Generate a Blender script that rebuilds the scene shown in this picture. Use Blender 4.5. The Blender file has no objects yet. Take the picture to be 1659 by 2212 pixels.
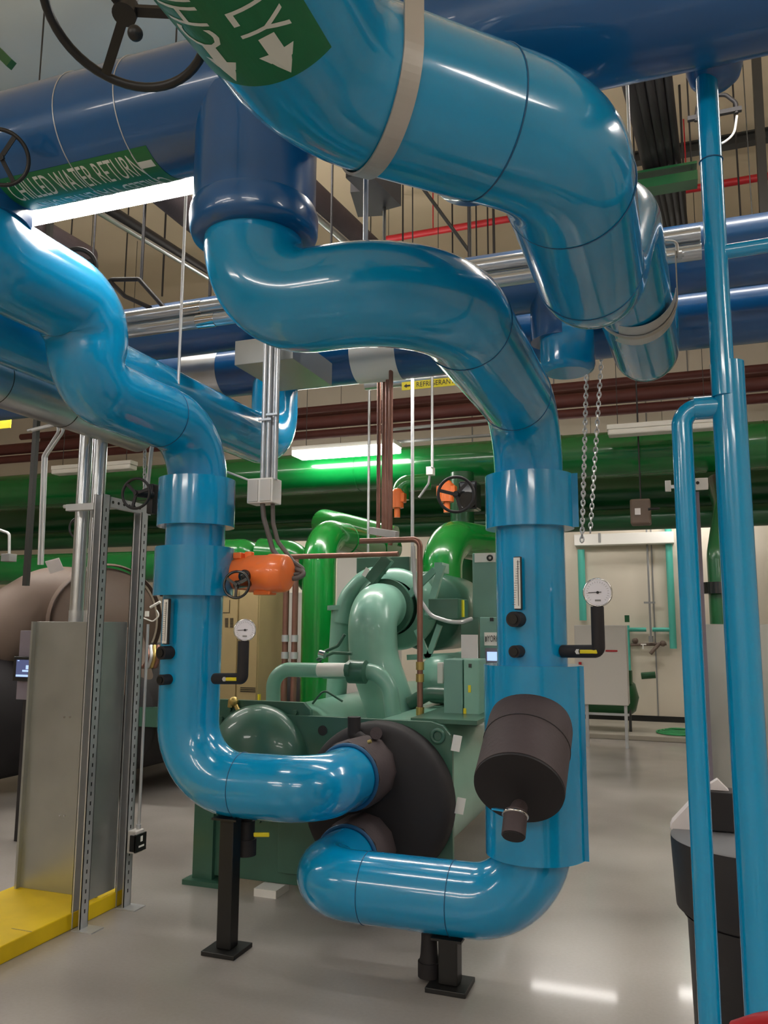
import bpy, bmesh, math, random
from mathutils import Vector, Matrix
random.seed(7)
R = math.radians
V = Vector
scene = bpy.context.scene
COL = scene.collection

# ------------------------------------------------------------------ camera
EYE = V((0, 0, 1.6)); FPX = 1742.0
PITCH, YAW, ROLL = R(8.0), R(19.8), R(0.3)
c_f = V((-math.sin(YAW)*math.cos(PITCH), math.cos(YAW)*math.cos(PITCH), math.sin(PITCH)))
c_r0 = V((math.cos(YAW), math.sin(YAW), 0)); c_u0 = c_r0.cross(c_f)
c_r = c_r0*math.cos(ROLL) + c_u0*math.sin(ROLL)
c_u = c_u0*math.cos(ROLL) - c_r0*math.sin(ROLL)
cam_data = bpy.data.cameras.new('camera')
cam_data.sensor_fit = 'HORIZONTAL'; cam_data.sensor_width = 36.0
cam_data.lens = FPX/1659.0*36.0
cam_data.clip_start = 0.05; cam_data.clip_end = 100
cam = bpy.data.objects.new('camera', cam_data); COL.objects.link(cam)
mt = Matrix((c_r, c_u, -c_f)).transposed().to_4x4(); mt.translation = EYE
cam.matrix_world = mt
scene.camera = cam

# ------------------------------------------------------------------ world, exposure
world = bpy.data.worlds.new('world'); scene.world = world; world.use_nodes = True
world.node_tree.nodes['Background'].inputs[0].default_value = (0.05, 0.055, 0.06, 1)
world.node_tree.nodes['Background'].inputs[1].default_value = 1.0
scene.view_settings.view_transform = 'Standard'
scene.view_settings.look = 'None'
scene.view_settings.exposure = 0.7
scene.view_settings.gamma = 1.0
scene.view_settings.use_curve_mapping = False
LAMP = 17.0          # brightness of the lit fluorescent tubes

def at(px, py, X=None, Y=None, Z=None):
    """where the sight line of a photo point meets a vertical or level plane of the room"""
    d = c_f + c_r*((px-829.5)/FPX) - c_u*((py-1106.0)/FPX)
    t = X/d.x if X is not None else (Y/d.y if Y is not None else (Z-EYE.z)/d.z)
    return EYE + d*t

# ------------------------------------------------------------------ materials
def lin(h):
    h = h.lstrip('#'); o = []
    for i in (0, 2, 4):
        c = int(h[i:i+2], 16)/255
        o.append(c/12.92 if c <= 0.04045 else ((c+0.055)/1.055)**2.4)
    return (*o, 1)
MAT = {}
def mat(name, col, rough=0.5, metal=0.0, coat=0.0, var=0.0, scale=6.0, bump=0.0, bscale=40.0, emit=None, rvar=0.0, alpha=None):
    m = bpy.data.materials.new(name); m.use_nodes = True; nt = m.node_tree
    b = nt.nodes['Principled BSDF']; c = lin(col)
    b.inputs['Base Color'].default_value = c
    b.inputs['Roughness'].default_value = rough; b.inputs['Metallic'].default_value = metal
    b.inputs['Coat Weight'].default_value = coat; b.inputs['Coat Roughness'].default_value = 0.06
    if var or rvar or bump:
        tc = nt.nodes.new('ShaderNodeTexCoord')
        n = nt.nodes.new('ShaderNodeTexNoise'); n.inputs['Scale'].default_value = scale; n.inputs['Detail'].default_value = 5
        nt.links.new(tc.outputs['Object'], n.inputs['Vector'])
    if var:
        r = nt.nodes.new('ShaderNodeValToRGB')
        r.color_ramp.elements[0].position = 0.3; r.color_ramp.elements[1].position = 0.7
        r.color_ramp.elements[0].color = (*[x*(1-var) for x in c[:3]], 1)
        r.color_ramp.elements[1].color = (*[min(1, x*(1+var)) for x in c[:3]], 1)
        nt.links.new(n.outputs['Fac'], r.inputs['Fac']); nt.links.new(r.outputs['Color'], b.inputs['Base Color'])
    if rvar:
        mr = nt.nodes.new('ShaderNodeMapRange')
        mr.inputs['From Min'].default_value = 0.3; mr.inputs['From Max'].default_value = 0.7
        mr.inputs['To Min'].default_value = max(0, rough-rvar); mr.inputs['To Max'].default_value = min(1, rough+rvar)
        nt.links.new(n.outputs['Fac'], mr.inputs['Value']); nt.links.new(mr.outputs['Result'], b.inputs['Roughness'])
    if bump:
        n2 = nt.nodes.new('ShaderNodeTexNoise'); n2.inputs['Scale'].default_value = bscale; n2.inputs['Detail'].default_value = 3
        nt.links.new(tc.outputs['Object'], n2.inputs['Vector'])
        bp = nt.nodes.new('ShaderNodeBump'); bp.inputs['Strength'].default_value = bump; bp.inputs['Distance'].default_value = 0.01
        nt.links.new(n2.outputs['Fac'], bp.inputs['Height']); nt.links.new(bp.outputs['Normal'], b.inputs['Normal'])
    if emit is not None:
        b.inputs['Emission Color'].default_value = c if isinstance(emit, (int, float)) else (*emit[0], 1)
        b.inputs['Emission Strength'].default_value = emit if isinstance(emit, (int, float)) else emit[1]
    MAT[name] = m
    return m
mat('blue', '#008fc2', 0.2, coat=0.75, var=0.05, scale=3, bump=0.05, bscale=14)
mat('blue_shaded', '#044f86', 0.3, coat=0.5, var=0.06, scale=3, bump=0.05, bscale=10)  # same paint as the blue pipes, overhead shade put into the colour
mat('duct_grey', '#a4adab', 0.45, metal=0.15, var=0.04, scale=2)
mat('seam', '#04507a', 0.5)
mat('green', '#007c2a', 0.25, coat=0.6, var=0.06, scale=3)
mat('green_shaded', '#006a2c', 0.25, coat=0.6, var=0.06, scale=3)  # the green pipe paint, darkened for the shadow on the headers
mat('green_dark', '#075028', 0.35, coat=0.3, var=0.1, scale=2)
mat('machine_green', '#7cac9a', 0.32, coat=0.25, var=0.07, scale=4)
mat('machine_dark', '#35604f', 0.36, coat=0.3, var=0.08, scale=5)
mat('machine_panel', '#6a9488', 0.45, var=0.04, scale=5)
mat('foam', '#453a3c', 0.75, var=0.1, scale=6, bump=0.15, bscale=60)
mat('foam_black', '#1f1c1f', 0.7, var=0.1, scale=6)
mat('brown_shell', '#6a5a50', 0.6, var=0.1, scale=3, bump=0.05)
mat('black', '#141414', 0.45)
mat('black_gloss', '#101214', 0.25, coat=0.5)
mat('steel_dark', '#3a3a38', 0.5, metal=0.4)
mat('iron', '#2c2a2c', 0.5, metal=0.3)
mat('galv', '#c2c4c6', 0.38, metal=0.55, var=0.07, scale=9, rvar=0.08)
mat('galv_sheet', '#aeb1ae', 0.33, metal=0.75, var=0.06, scale=4, rvar=0.05)
mat('strap', '#b5b2ac', 0.45, metal=0.5, var=0.05)
mat('alu', '#c0c4c8', 0.28, metal=0.9, var=0.08, scale=5)
mat('copper', '#8c6558', 0.38, metal=0.6, var=0.15, scale=8)
mat('brass', '#b8a060', 0.35, metal=0.8)
mat('orange', '#fa7c38', 0.35, coat=0.3, var=0.05)
mat('yellow', '#e6c400', 0.5, var=0.06, scale=6)
mat('yellow_tag', '#e0d020', 0.5)
mat('red', '#a81420', 0.4)
mat('red_brown', '#5e302c', 0.6, var=0.1)
mat('cream', '#c8b79c', 0.8, var=0.03, scale=1.5)
mat('wall', '#d8cfbf', 0.75, var=0.03, scale=1.2)
mat('white', '#e4e2dc', 0.5)
mat('paper', '#dcd6d6', 0.7, var=0.05, scale=8)
mat('beige', '#a08c62', 0.5, var=0.04)
mat('grey_box', '#c6c2bc', 0.5)
mat('gauge_face', '#e8e6ee', 0.3)
mat('chrome', '#d0d0d0', 0.12, metal=1.0)
mat('whip_grey', '#5c5652', 0.5)
mat('grey_plastic', '#8a8a8a', 0.5)
mat('purple_grey', '#7c7480', 0.6)
mat('concrete', '#a9a396', 0.7, var=0.08, scale=3)
mat('teal', '#52b8a8', 0.4)
mat('label_green', '#0b6a3c', 0.4)
mat('label_white', '#d8dcd4', 0.45)
mat('bin', '#2b2a2c', 0.5, bump=0.05)
mat('bin_lid', '#77777a', 0.5)
mat('hose', '#35a060', 0.5)
mat('tube_lit', '#fff8f0', 0.5, emit=((1.0, 0.955, 0.9), LAMP))
mat('tube_up', '#fff8f0', 0.5, emit=((1.0, 0.93, 0.84), LAMP*0.42))
mat('screen', '#8090c0', 0.3, emit=((0.35, 0.5, 0.8), 0.8))
mat('screen_dark', '#181c30', 0.3, emit=((0.1, 0.12, 0.25), 0.5))

def floor_material():
    m = mat('floor', '#a59d90', 0.2, coat=0.2)
    nt = m.node_tree; b = nt.nodes['Principled BSDF']
    tc = nt.nodes.new('ShaderNodeTexCoord')
    n1 = nt.nodes.new('ShaderNodeTexNoise'); n1.inputs['Scale'].default_value = 1.1; n1.inputs['Detail'].default_value = 2
    n2 = nt.nodes.new('ShaderNodeTexNoise'); n2.inputs['Scale'].default_value = 60; n2.inputs['Detail'].default_value = 2
    nt.links.new(tc.outputs['Object'], n1.inputs['Vector']); nt.links.new(tc.outputs['Object'], n2.inputs['Vector'])
    r = nt.nodes.new('ShaderNodeValToRGB')
    r.color_ramp.elements[0].position = 0.3; r.color_ramp.elements[0].color = lin('#9b948f')
    r.color_ramp.elements[1].position = 0.72; r.color_ramp.elements[1].color = lin('#aea8a3')
    mx = nt.nodes.new('ShaderNodeMixRGB'); mx.blend_type = 'MULTIPLY'; mx.inputs['Fac'].default_value = 0.12
    nt.links.new(n1.outputs['Fac'], r.inputs['Fac']); nt.links.new(r.outputs['Color'], mx.inputs['Color1'])
    nt.links.new(n2.outputs['Fac'], mx.inputs['Color2']); nt.links.new(mx.outputs['Color'], b.inputs['Base Color'])
    mr = nt.nodes.new('ShaderNodeMapRange'); mr.inputs['To Min'].default_value = 0.2; mr.inputs['To Max'].default_value = 0.3
    nt.links.new(n1.outputs['Fac'], mr.inputs['Value']); nt.links.new(mr.outputs['Result'], b.inputs['Roughness'])
    bp = nt.nodes.new('ShaderNodeBump'); bp.inputs['Strength'].default_value = 0.1; bp.inputs['Distance'].default_value = 0.005
    n3 = nt.nodes.new('ShaderNodeTexNoise'); n3.inputs['Scale'].default_value = 4; n3.inputs['Detail'].default_value = 1
    nt.links.new(tc.outputs['Object'], n3.inputs['Vector'])
    nt.links.new(n3.outputs['Fac'], bp.inputs['Height']); nt.links.new(bp.outputs['Normal'], b.inputs['Normal'])
floor_material()

# ------------------------------------------------------------------ mesh helpers
def frame(d):
    d = d.normalized()
    u = V((0, 0, 1)).cross(d)
    if u.length < 1e-3: u = V((1, 0, 0)).cross(d) if abs(d.x) < 0.9 else V((0, 1, 0)).cross(d)
    u.normalize(); return d, u, d.cross(u)
def fillet(pts, bend):
    pts = [V(p) for p in pts]; out = [pts[0]]
    for i in range(1, len(pts)-1):
        p = pts[i]; a = (pts[i-1]-p); b = (pts[i+1]-p); la, lb = a.length, b.length; a.normalize(); b.normalize()
        ang = a.angle(b)
        rb = bend[i-1] if isinstance(bend, (list, tuple)) else bend
        if rb <= 0 or math.pi-ang < 0.02: out.append(p); continue
        t = min(rb/math.tan(ang/2), la*0.499, lb*0.499); r = t*math.tan(ang/2)
        s = p+a*t; e = p+b*t; c = p+(a+b).normalized()*(r/math.sin(ang/2))
        n = max(4, int((math.pi-ang)/R(6)))
        v0 = s-c; v1 = e-c; tot = v0.angle(v1); ax = v0.cross(v1)
        if ax.length < 1e-9: out.append(p); continue
        ax.normalize()
        for k in range(n+1): out.append(c+(Matrix.Rotation(tot*k/n, 3, ax) @ v0))
    out.append(pts[-1])
    q = [out[0]]
    for p in out[1:]:
        if (p-q[-1]).length > 1e-5: q.append(p)
    return q
class MB:
    def __init__(s): s.v = []; s.f = []; s.sm = []
    def add(s, vs, fs, smooth):
        o = len(s.v); s.v += [V(x) for x in vs]
        for f in fs: s.f.append([i+o for i in f]); s.sm.append(smooth)
        return s
    def box(s, a, b):
        x0, y0, z0 = a; x1, y1, z1 = b
        x0, x1 = sorted((x0, x1)); y0, y1 = sorted((y0, y1)); z0, z1 = sorted((z0, z1))
        vs = [(x, y, z) for x in (x0, x1) for y in (y0, y1) for z in (z0, z1)]
        return s.add(vs, [(0, 1, 3, 2), (4, 6, 7, 5), (0, 4, 5, 1), (2, 3, 7, 6), (0, 2, 6, 4), (1, 5, 7, 3)], False)
    def obox(s, c, sx, sy, sz, ax=(1, 0, 0), ay=(0, 1, 0)):
        c = V(c); ax = V(ax).normalized(); az = ax.cross(V(ay)).normalized(); ay = az.cross(ax)
        vs = [c+ax*(sx*i/2)+ay*(sy*j/2)+az*(sz*k/2) for i in (-1, 1) for j in (-1, 1) for k in (-1, 1)]
        return s.add(vs, [(0, 1, 3, 2), (4, 6, 7, 5), (0, 4, 5, 1), (2, 3, 7, 6), (0, 2, 6, 4), (1, 5, 7, 3)], False)
    def bar(s, p, q, w, h, up=(0, 0, 1)):
        p, q = V(p), V(q); d = (q-p); L = d.length; d.normalize(); up = V(up)
        if abs(d.dot(up)) > 0.95: up = V((0, 1, 0))
        sd = d.cross(up).normalized(); up = sd.cross(d)
        return s.obox((p+q)/2, L, w, h, d, sd)
    def tube(s, pts, r, bend=0, seg=40, caps=True, radii=None):
        P = fillet(pts, bend) if bend else [V(p) for p in pts]
        n = len(P); T = []
        for i in range(n):
            if i == 0: t = P[1]-P[0]
            elif i == n-1: t = P[-1]-P[-2]
            else: t = (P[i]-P[i-1]).normalized()+(P[i+1]-P[i]).normalized()
            T.append(t.normalized())
        _, u, w = frame(T[0]); rings = []
        for i in range(n):
            if i:
                ax = T[i-1].cross(T[i])
                if ax.length > 1e-7:
                    m = Matrix.Rotation(T[i-1].angle(T[i]), 3, ax.normalized()); u = m @ u
                u = (u-T[i]*u.dot(T[i])).normalized()
            w = T[i].cross(u); rr = radii[i] if radii else r
            rings.append([P[i]+u*(rr*math.cos(2*math.pi*k/seg))+w*(rr*math.sin(2*math.pi*k/seg)) for k in range(seg)])
        vs = [p for g in rings for p in g]
        fs = [(i*seg+k, i*seg+(k+1) % seg, (i+1)*seg+(k+1) % seg, (i+1)*seg+k) for i in range(n-1) for k in range(seg)]
        s.add(vs, fs, True)
        if caps:
            s.add(rings[0], [tuple(range(seg-1, -1, -1))], False); s.add(rings[-1], [tuple(range(seg))], False)
        return s
    def cyl(s, p, q, r, r2=None, seg=32, caps=True):
        return s.tube([p, q], r, seg=seg, caps=caps, radii=[r, r if r2 is None else r2])
    def lathe(s, o, ax, prof, seg=40, sharp=False):
        """prof: (distance along axis, radius)"""
        o = V(o); d, u, w = frame(V(ax))
        if sharp:
            for a, b in zip(prof, prof[1:]): s.lathe(o, ax, [a, b], seg)
            return s
        vs = [o+d*h+u*(r*math.cos(2*math.pi*k/seg))+w*(r*math.sin(2*math.pi*k/seg)) for h, r in prof for k in range(seg)]
        fs = [(i*seg+k, i*seg+(k+1) % seg, (i+1)*seg+(k+1) % seg, (i+1)*seg+k) for i in range(len(prof)-1) for k in range(seg)]
        return s.add(vs, fs, True)
    def ring(s, c, ax, r, t, seg=36, sub=8):
        c = V(c); d, u, w = frame(V(ax)); vs = []; fs = []
        for i in range(seg):
            a = 2*math.pi*i/seg; e = u*math.cos(a)+w*math.sin(a)
            for j in range(sub):
                b = 2*math.pi*j/sub; vs.append(c+e*(r+t*math.cos(b))+d*(t*math.sin(b)))
        for i in range(seg):
            for j in range(sub):
                fs.append((i*sub+j, ((i+1) % seg)*sub+j, ((i+1) % seg)*sub+(j+1) % sub, i*sub+(j+1) % sub))
        return s.add(vs, fs, True)
    def ball(s, c, r, seg=20, rings=10, sc=(1, 1, 1)):
        c = V(c); vs = []; fs = []
        for i in range(rings+1):
            a = math.pi*i/rings
            for k in range(seg):
                b = 2*math.pi*k/seg
                vs.append(c+V((r*sc[0]*math.sin(a)*math.cos(b), r*sc[1]*math.sin(a)*math.sin(b), r*sc[2]*math.cos(a))))
        for i in range(rings):
            for k in range(seg): fs.append((i*seg+k, (i+1)*seg+k, (i+1)*seg+(k+1) % seg, i*seg+(k+1) % seg))
        return s.add(vs, fs, True)
    def strip(s, c, ax, r, w, a0, a1, t=0.004, n=28, ref=(0, 0, 1)):
        """a flat band bent round an axis from angle a0 to a1 (0 = along ref)"""
        c = V(c); d = V(ax).normalized(); ref = V(ref); ref = (ref-d*ref.dot(d)).normalized(); sd = d.cross(ref)
        vs = []; fs = []
        for i in range(n+1):
            a = R(a0+(a1-a0)*i/n); e = ref*math.cos(a)+sd*math.sin(a)
            for rr in (r, r+t):
                for h in (-w/2, w/2): vs.append(c+e*rr+d*h)
        for i in range(n):
            b = i*4
            fs += [(b, b+1, b+5, b+4), (b+2, b+6, b+7, b+3), (b, b+4, b+6, b+2), (b+1, b+3, b+7, b+5)]
        fs += [(0, 2, 3, 1), (n*4, n*4+1, n*4+3, n*4+2)]
        return s.add(vs, fs, False)
    def prism(s, poly, off):
        """extrude a planar polygon (list of points) by vector off"""
        n = len(poly); P = [V(p) for p in poly]; off = V(off)
        fs = [tuple(range(n-1, -1, -1)), tuple(range(n, 2*n))]+[(i, (i+1) % n, n+(i+1) % n, n+i) for i in range(n)]
        return s.add(P+[p+off for p in P], fs, False)
def wloc(o):
    l = V((0, 0, 0))
    while o is not None: l = l+o.location; o = o.parent
    return l
def obj(name, mb, m, parent=None, bevel=0.0, label=None, stuff=False):
    off = wloc(parent) if parent is not None else V((0, 0, 0))
    me = bpy.data.meshes.new(name)
    me.from_pydata([tuple(v-off) for v in mb.v], [], mb.f)
    me.polygons.foreach_set('use_smooth', mb.sm); me.update()
    bm = bmesh.new(); bm.from_mesh(me); bmesh.ops.recalc_face_normals(bm, faces=bm.faces); bm.to_mesh(me); bm.free()
    me.materials.append(MAT[m])
    o = bpy.data.objects.new(name, me); COL.objects.link(o)
    if parent is not None: o.parent = parent
    if bevel:
        md = o.modifiers.new('bevel', 'BEVEL'); md.width = bevel; md.segments = 2; md.limit_method = 'ANGLE'; md.angle_limit = R(40)
    if label: o['label'] = label
    if stuff: o['kind'] = 'stuff'
    return o
def thing(name, label, cat, loc, group=None):
    o = bpy.data.objects.new(name, None); COL.objects.link(o); o.location = V(loc); o.empty_display_size = 0.1
    o['label'] = label; o['category'] = cat
    if group: o['group'] = group
    return o
def tag(o, label, cat, group=None):
    o['label'] = label; o['category'] = cat
    if group: o['group'] = group
    return o
def struct(name, mb, m, parent=None, bevel=0):
    o = obj(name, mb, m, parent, bevel)
    if parent is None: o['kind'] = 'structure'
    return o
def dup(root, loc, label, group=None):
    r = root.copy(); COL.objects.link(r); r.location = V(loc); r['label'] = label
    if group: r['group'] = group
    for ch in list(root.children):
        c = ch.copy(); COL.objects.link(c); c.parent = r
        for g in ch.children:
            d = g.copy(); COL.objects.link(d); d.parent = c
    return r
def text_mesh(body, size, cuts=6):
    """letter outlines filled flat in x/y, centred; returns verts, faces"""
    cu = bpy.data.curves.new('letters', 'FONT'); cu.body = body; cu.size = size; cu.align_x = 'CENTER'; cu.align_y = 'CENTER'
    cu.resolution_u = 3
    to = bpy.data.objects.new('letters', cu); COL.objects.link(to)
    dg = bpy.context.evaluated_depsgraph_get(); me = bpy.data.meshes.new_from_object(to.evaluated_get(dg))
    bm = bmesh.new(); bm.from_mesh(me)
    for k in range(cuts):
        y = -size*0.5+size*(k+0.5)/cuts
        bmesh.ops.bisect_plane(bm, geom=bm.verts[:]+bm.edges[:]+bm.faces[:], plane_co=(0, y, 0), plane_no=(0, 1, 0))
    vs = [v.co.copy() for v in bm.verts]; bm.verts.index_update(); fs = [[v.index for v in f.verts] for f in bm.faces]
    bm.free(); bpy.data.objects.remove(to); bpy.data.curves.remove(cu); bpy.data.meshes.remove(me)
    return vs, fs
def letters_flat(mb, body, size, c, ax, ay, sx=1.0, t=0.0012):
    vs, fs = text_mesh(body, size, 0); c = V(c); ax = V(ax).normalized(); ay = V(ay).normalized(); n = ax.cross(ay)
    return mb.add([c+ax*(v.x*sx)+ay*v.y+n*t for v in vs], fs, False)
def letters_round(mb, vs, fs, c, axis, ref, r, a_mid, flip=False, sx=1.0):
    """wrap a flat outline round a pipe; x runs along the axis, y round it"""
    c = V(c); d = V(axis).normalized(); ref = V(ref); ref = (ref-d*ref.dot(d)).normalized(); sd = d.cross(ref)
    k = -1 if flip else 1; out = []
    for v in vs:
        a = R(a_mid)-k*v.y/r
        out.append(c+d*(k*v.x*sx)+(ref*math.cos(a)+sd*math.sin(a))*r)
    return mb.add(out, fs, False)

# ------------------------------------------------------------------ the room
X0, X1, Y0, Y1, ZC = -15.0, 6.5, -7.0, 14.2, 7.0
struct('floor', MB().box((X0, Y0, -0.1), (X1, Y1, 0)), 'floor')
struct('ceiling', MB().box((X0, Y0, ZC), (X1, Y1, ZC+0.1)), 'cream')
struct('wall_back', MB().box((X0, Y1, 0), (X1, Y1+0.1, ZC)), 'wall')
struct('wall_front', MB().box((X0, Y0-0.1, 0), (X1, Y0, ZC)), 'wall')
struct('wall_left', MB().box((X0-0.1, Y0, 0), (X0, Y1, ZC)), 'wall')
struct('wall_right', MB().box((X1, Y0, 0), (X1+0.1, Y1, ZC)), 'wall')
struct('baseboard_back', MB().box((X0, Y1-0.02, 0), (X1, Y1, 0.16)), 'black')
struct('trim_1', MB().box((-9, 12.3, 0), (X1, Y1-0.02, 0.07)), 'concrete', bevel=0.01)
mb = MB()
for x in (-3.4, -1.9, -0.35, 0.35, 1.9): mb.box((x, Y1-0.012, 0.16), (x+0.02, Y1, ZC))
struct('trim_2', mb, 'grey_plastic')
n_tr = 3
for y, xa in ((4.75, X0), (9.1, -0.6), (13.3, X0)):
    mb = MB().box((xa, y-0.06, ZC-0.02), (X1, y+0.06, ZC)).box((xa, y-0.01, ZC-0.11), (X1, y+0.01, ZC-0.02)).box((xa, y-0.06, ZC-0.125), (X1, y+0.06, ZC-0.11))
    struct('trim_%d' % n_tr, mb, 'steel_dark'); n_tr += 1

# ------------------------------------------------------------------ strip lights
def strip_light(c, L, label, lit=True, hang=ZC, group=None, w=0.13, ax='x', up=False, skirt=False):
    c = V(c); t = thing('strip_light', label, 'light', c, group)
    h = MB()
    dx, dy = (L/2, w/2) if ax == 'x' else (w/2, L/2)
    h.box((c.x-dx, c.y-dy, c.z+0.035), (c.x+dx, c.y+dy, c.z+0.09))
    obj('housing', h, 'white', t, 0.006)
    d = MB().box((c.x-dx*0.985, c.y-dy*1.05, c.z-0.03), (c.x+dx*0.985, c.y+dy*1.05, c.z+0.0345))
    obj('diffuser', d, 'tube_lit' if lit else 'white', t, 0.015)
    if skirt:
        for s in (-1, 1): obj('reflector', MB().obox((c.x, c.y+s*(dy+0.05), c.z-0.03), 2*dx, 0.004, 0.16, (1, 0, 0), (0, math.cos(R(25*s)), math.sin(R(25*s)))), 'white', t)
        for s in (-1, 1): obj('end_plate', MB().box((c.x+s*(dx+0.004)-0.002, c.y-dy-0.06, c.z-0.1), (c.x+s*(dx+0.004)+0.002, c.y+dy+0.06, c.z+0.05)), 'white', t)
    if up: obj('upper_diffuser', MB().box((c.x-dx*0.985, c.y-dy*1.05, c.z+0.091), (c.x+dx*0.985, c.y+dy*1.05, c.z+0.12)), 'tube_up', t)
    for s in (-1, 1):
        p = V((c.x+(dx*0.8*s if ax == 'x' else 0), c.y+(dy*0.8*s if ax == 'y' else 0), c.z+0.09))
        obj('hanger_rod', MB().cyl(p, (p.x, p.y, hang), 0.004, seg=6), 'steel_dark', t)
    return t
a = at(30, 470, Y=2.62); b = at(407, 398, Y=2.62)
strip_light(((a.x+b.x)/2, 2.62, 3.40), b.x-a.x, 'lit fluorescent strip light glaring under the lettered return header, upper left')
a = at(640, 990, Y=9.1); b = at(860, 965, Y=9.1)
strip_light(((a.x+b.x)/2, 9.1, a.z+0.03), b.x-a.x, 'lit fluorescent strip light glaring in front of the green header', w=0.3)
a = at(1312, 938, Y=9.0); b = at(1548, 912, Y=9.0)
strip_light(((a.x+b.x)/2, 9.0, a.z), b.x-a.x, 'unlit white strip light behind the blue column at right', False, w=0.16)
a = at(118, 1022, Y=9.0); b = at(290, 1006, Y=9.0)
strip_light(((a.x+b.x)/2, 9.0, a.z), b.x-a.x, 'unlit white strip light behind the pair of silver conduits', False, w=0.16)
strip_light((-1.6, 12.5, 3.55), 1.2, 'added strip light near the back wall, unseen behind the green pipes', w=0.2)  # lamp out of sight, added to brighten the back wall
strip_light((0.4, 13.45, 3.72), 1.2, 'added strip light right before the back wall, unseen behind the green pipes', w=0.2)  # further unseen lamp, put in to whiten the wall at right
strip_light((-6.5, 12.5, 3.62), 3.0, 'added unseen strip light near the back wall at far left', w=0.2)  # unseen lamp added to light the back of the room
for i, (x, y) in enumerate([(-3.2, -1.9), (0.6, -2.2), (-3.0, -4.6), (1.8, -4.6), (-7.0, -2.5), (3.8, 0.6), (-7.8, 3.0)]):
    strip_light((x, y, 3.75), 2.4, 'lit fluorescent strip light in the aisle behind the viewer', group='aisle strip lights', w=0.2, up=True)
for x in (-7.0, -3.4, 0.2, 3.6): strip_light((x, 4.7, 5.3), 2.4, 'added strip light hung high, unseen behind the lettered header', group='added strip lights above the header', w=0.2, up=True)  # unseen lamps added to brighten the room and ceiling
for x in (-6.2, -2.4, 1.6): strip_light((x, 6.05, 3.80), 2.4, 'added strip light with reflector skirts, unseen behind the farther blue headers', group='added strip lights over the chillers', w=0.2, skirt=True)  # added out-of-sight lamps for the chillers; skirts shield the green headers
strip_light((-3.2, 7.9, 4.9), 2.4, 'added upward strip light, unseen above the farther headers', w=0.2, up=True, lit=False)  # unseen lamp, added only to throw light upward

# ------------------------------------------------------------------ chilled water pipes
def seam(parent, c, ax, r, name='seam_band'):
    obj(name, MB().ring(c, ax, r+0.0005, 0.0022, seg=48, sub=6), 'seam', parent)
def sleeve_mb(p, q, r, ri):
    p, q = V(p), V(q); ax = q-p; L = ax.length
    return MB().lathe(p, ax, [(0, ri), (0, r), (L, r), (L, ri)], seg=56, sharp=True)

# return header with its lettering
HY, HZ, HR = 2.2, 3.368, 0.206
t = thing('return_header_pipe', 'large dark blue overhead header pipe lettered CHILLED WATER RETURN', 'pipe', (-1.25, HY, HZ))
obj('pipe_body', MB().cyl((-6.5, HY, HZ), (5.5, HY, HZ), HR, seg=64), 'blue_shaded', t)
# angle measured from +Z towards the viewer side
def hp(a, r=HR): return V((0, HY-math.sin(R(a))*r, HZ+math.cos(R(a))*r))
# find centre of the label from the photo: it lies low on the side facing the viewer
LX0, LX1 = -2.26, -1.61
lab = obj('pipe_label', MB().strip(((LX0+LX1)/2, HY, HZ), (1, 0, 0), HR+0.0006, LX1-LX0, 148, 216, t=0.0008, n=20), 'label_green', t)
vs, fs = text_mesh('CHILLED WATER RETURN', 0.135, 8)
wtext = max(v.x for v in vs)-min(v.x for v in vs)
cx = (LX0+LX1)/2
mb = MB(); letters_round(mb, vs, fs, (cx-0.02, HY, HZ), (1, 0, 0), (0, 0, 1), HR+0.0022, 167, sx=(LX1-LX0)*0.86/wtext, flip=False)
letters_round(mb, vs, fs, (cx+0.02, HY, HZ), (1, 0, 0), (0, 0, 1), HR+0.0022, 198, sx=(LX1-LX0)*0.86/wtext, flip=True)
mb.strip((LX1-0.04, HY, HZ), (1, 0, 0), HR+0.002, 0.06, 162, 170, t=0.0006, n=5)
obj('lettering', mb, 'label_white', lab)
for px in (128, 256):
    x = at(px, 260, Y=2.03).x
    obj('tie_wire', MB().ring((x, HY, HZ), (1, 0, 0), HR+0.001, 0.0022, seg=64, sub=6), 'galv', t)
seam(t, (at(60, 300, Y=2.0).x-0.9, HY, HZ), (1, 0, 0), HR)
# right branch socket on the header
p = at(1545, 190, Y=2.42)
obj('branch_socket', MB().tube([(p.x, 2.36, HZ), (p.x, 2.42, p.z+0.06), (p.x, 2.42, p.z+0.03), (p.x, 2.42, p.z+0.01), (p.x, 2.42, p.z)], 0.09, seg=40, radii=[0.08, 0.08, 0.07, 0.048, 0.01]), 'blue_shaded', t)
p = (-0.62, 2.62)
t2 = thing('blue_pipe', 'dark blue rounded pipe bottom just under the supply pipe behind its strap', 'pipe', (p[0], p[1], 3.08))
obj('pipe_body', MB().tube([(p[0], p[1], 3.5), (p[0], p[1], 3.22), (p[0], p[1], 3.17), (p[0], p[1], 3.13), (p[0], p[1], 3.11)], 0.15, seg=40, radii=[0.16, 0.16, 0.15, 0.11, 0.01]), 'blue_shaded', t2)

t = thing('air_duct', 'pale grey round air duct above the lettered header, top left', 'duct', (-3, 3.35, 5.05))
obj('duct_body', MB().cyl((-9, 3.35, 5.05), (1.5, 3.35, 5.05), 0.4, seg=56), 'duct_grey', t)
for x in (-5.4, -4.2, -0.6): obj('joint_ring', MB().ring((x, 3.35, 5.05), (1, 0, 0), 0.401, 0.006), 'duct_grey', t)
for x in (-6, -0.2): obj('hanger_rod', MB().cyl((x, 3.35, 5.4), (x, 3.35, ZC), 0.008, seg=6), 'iron', t)
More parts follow.
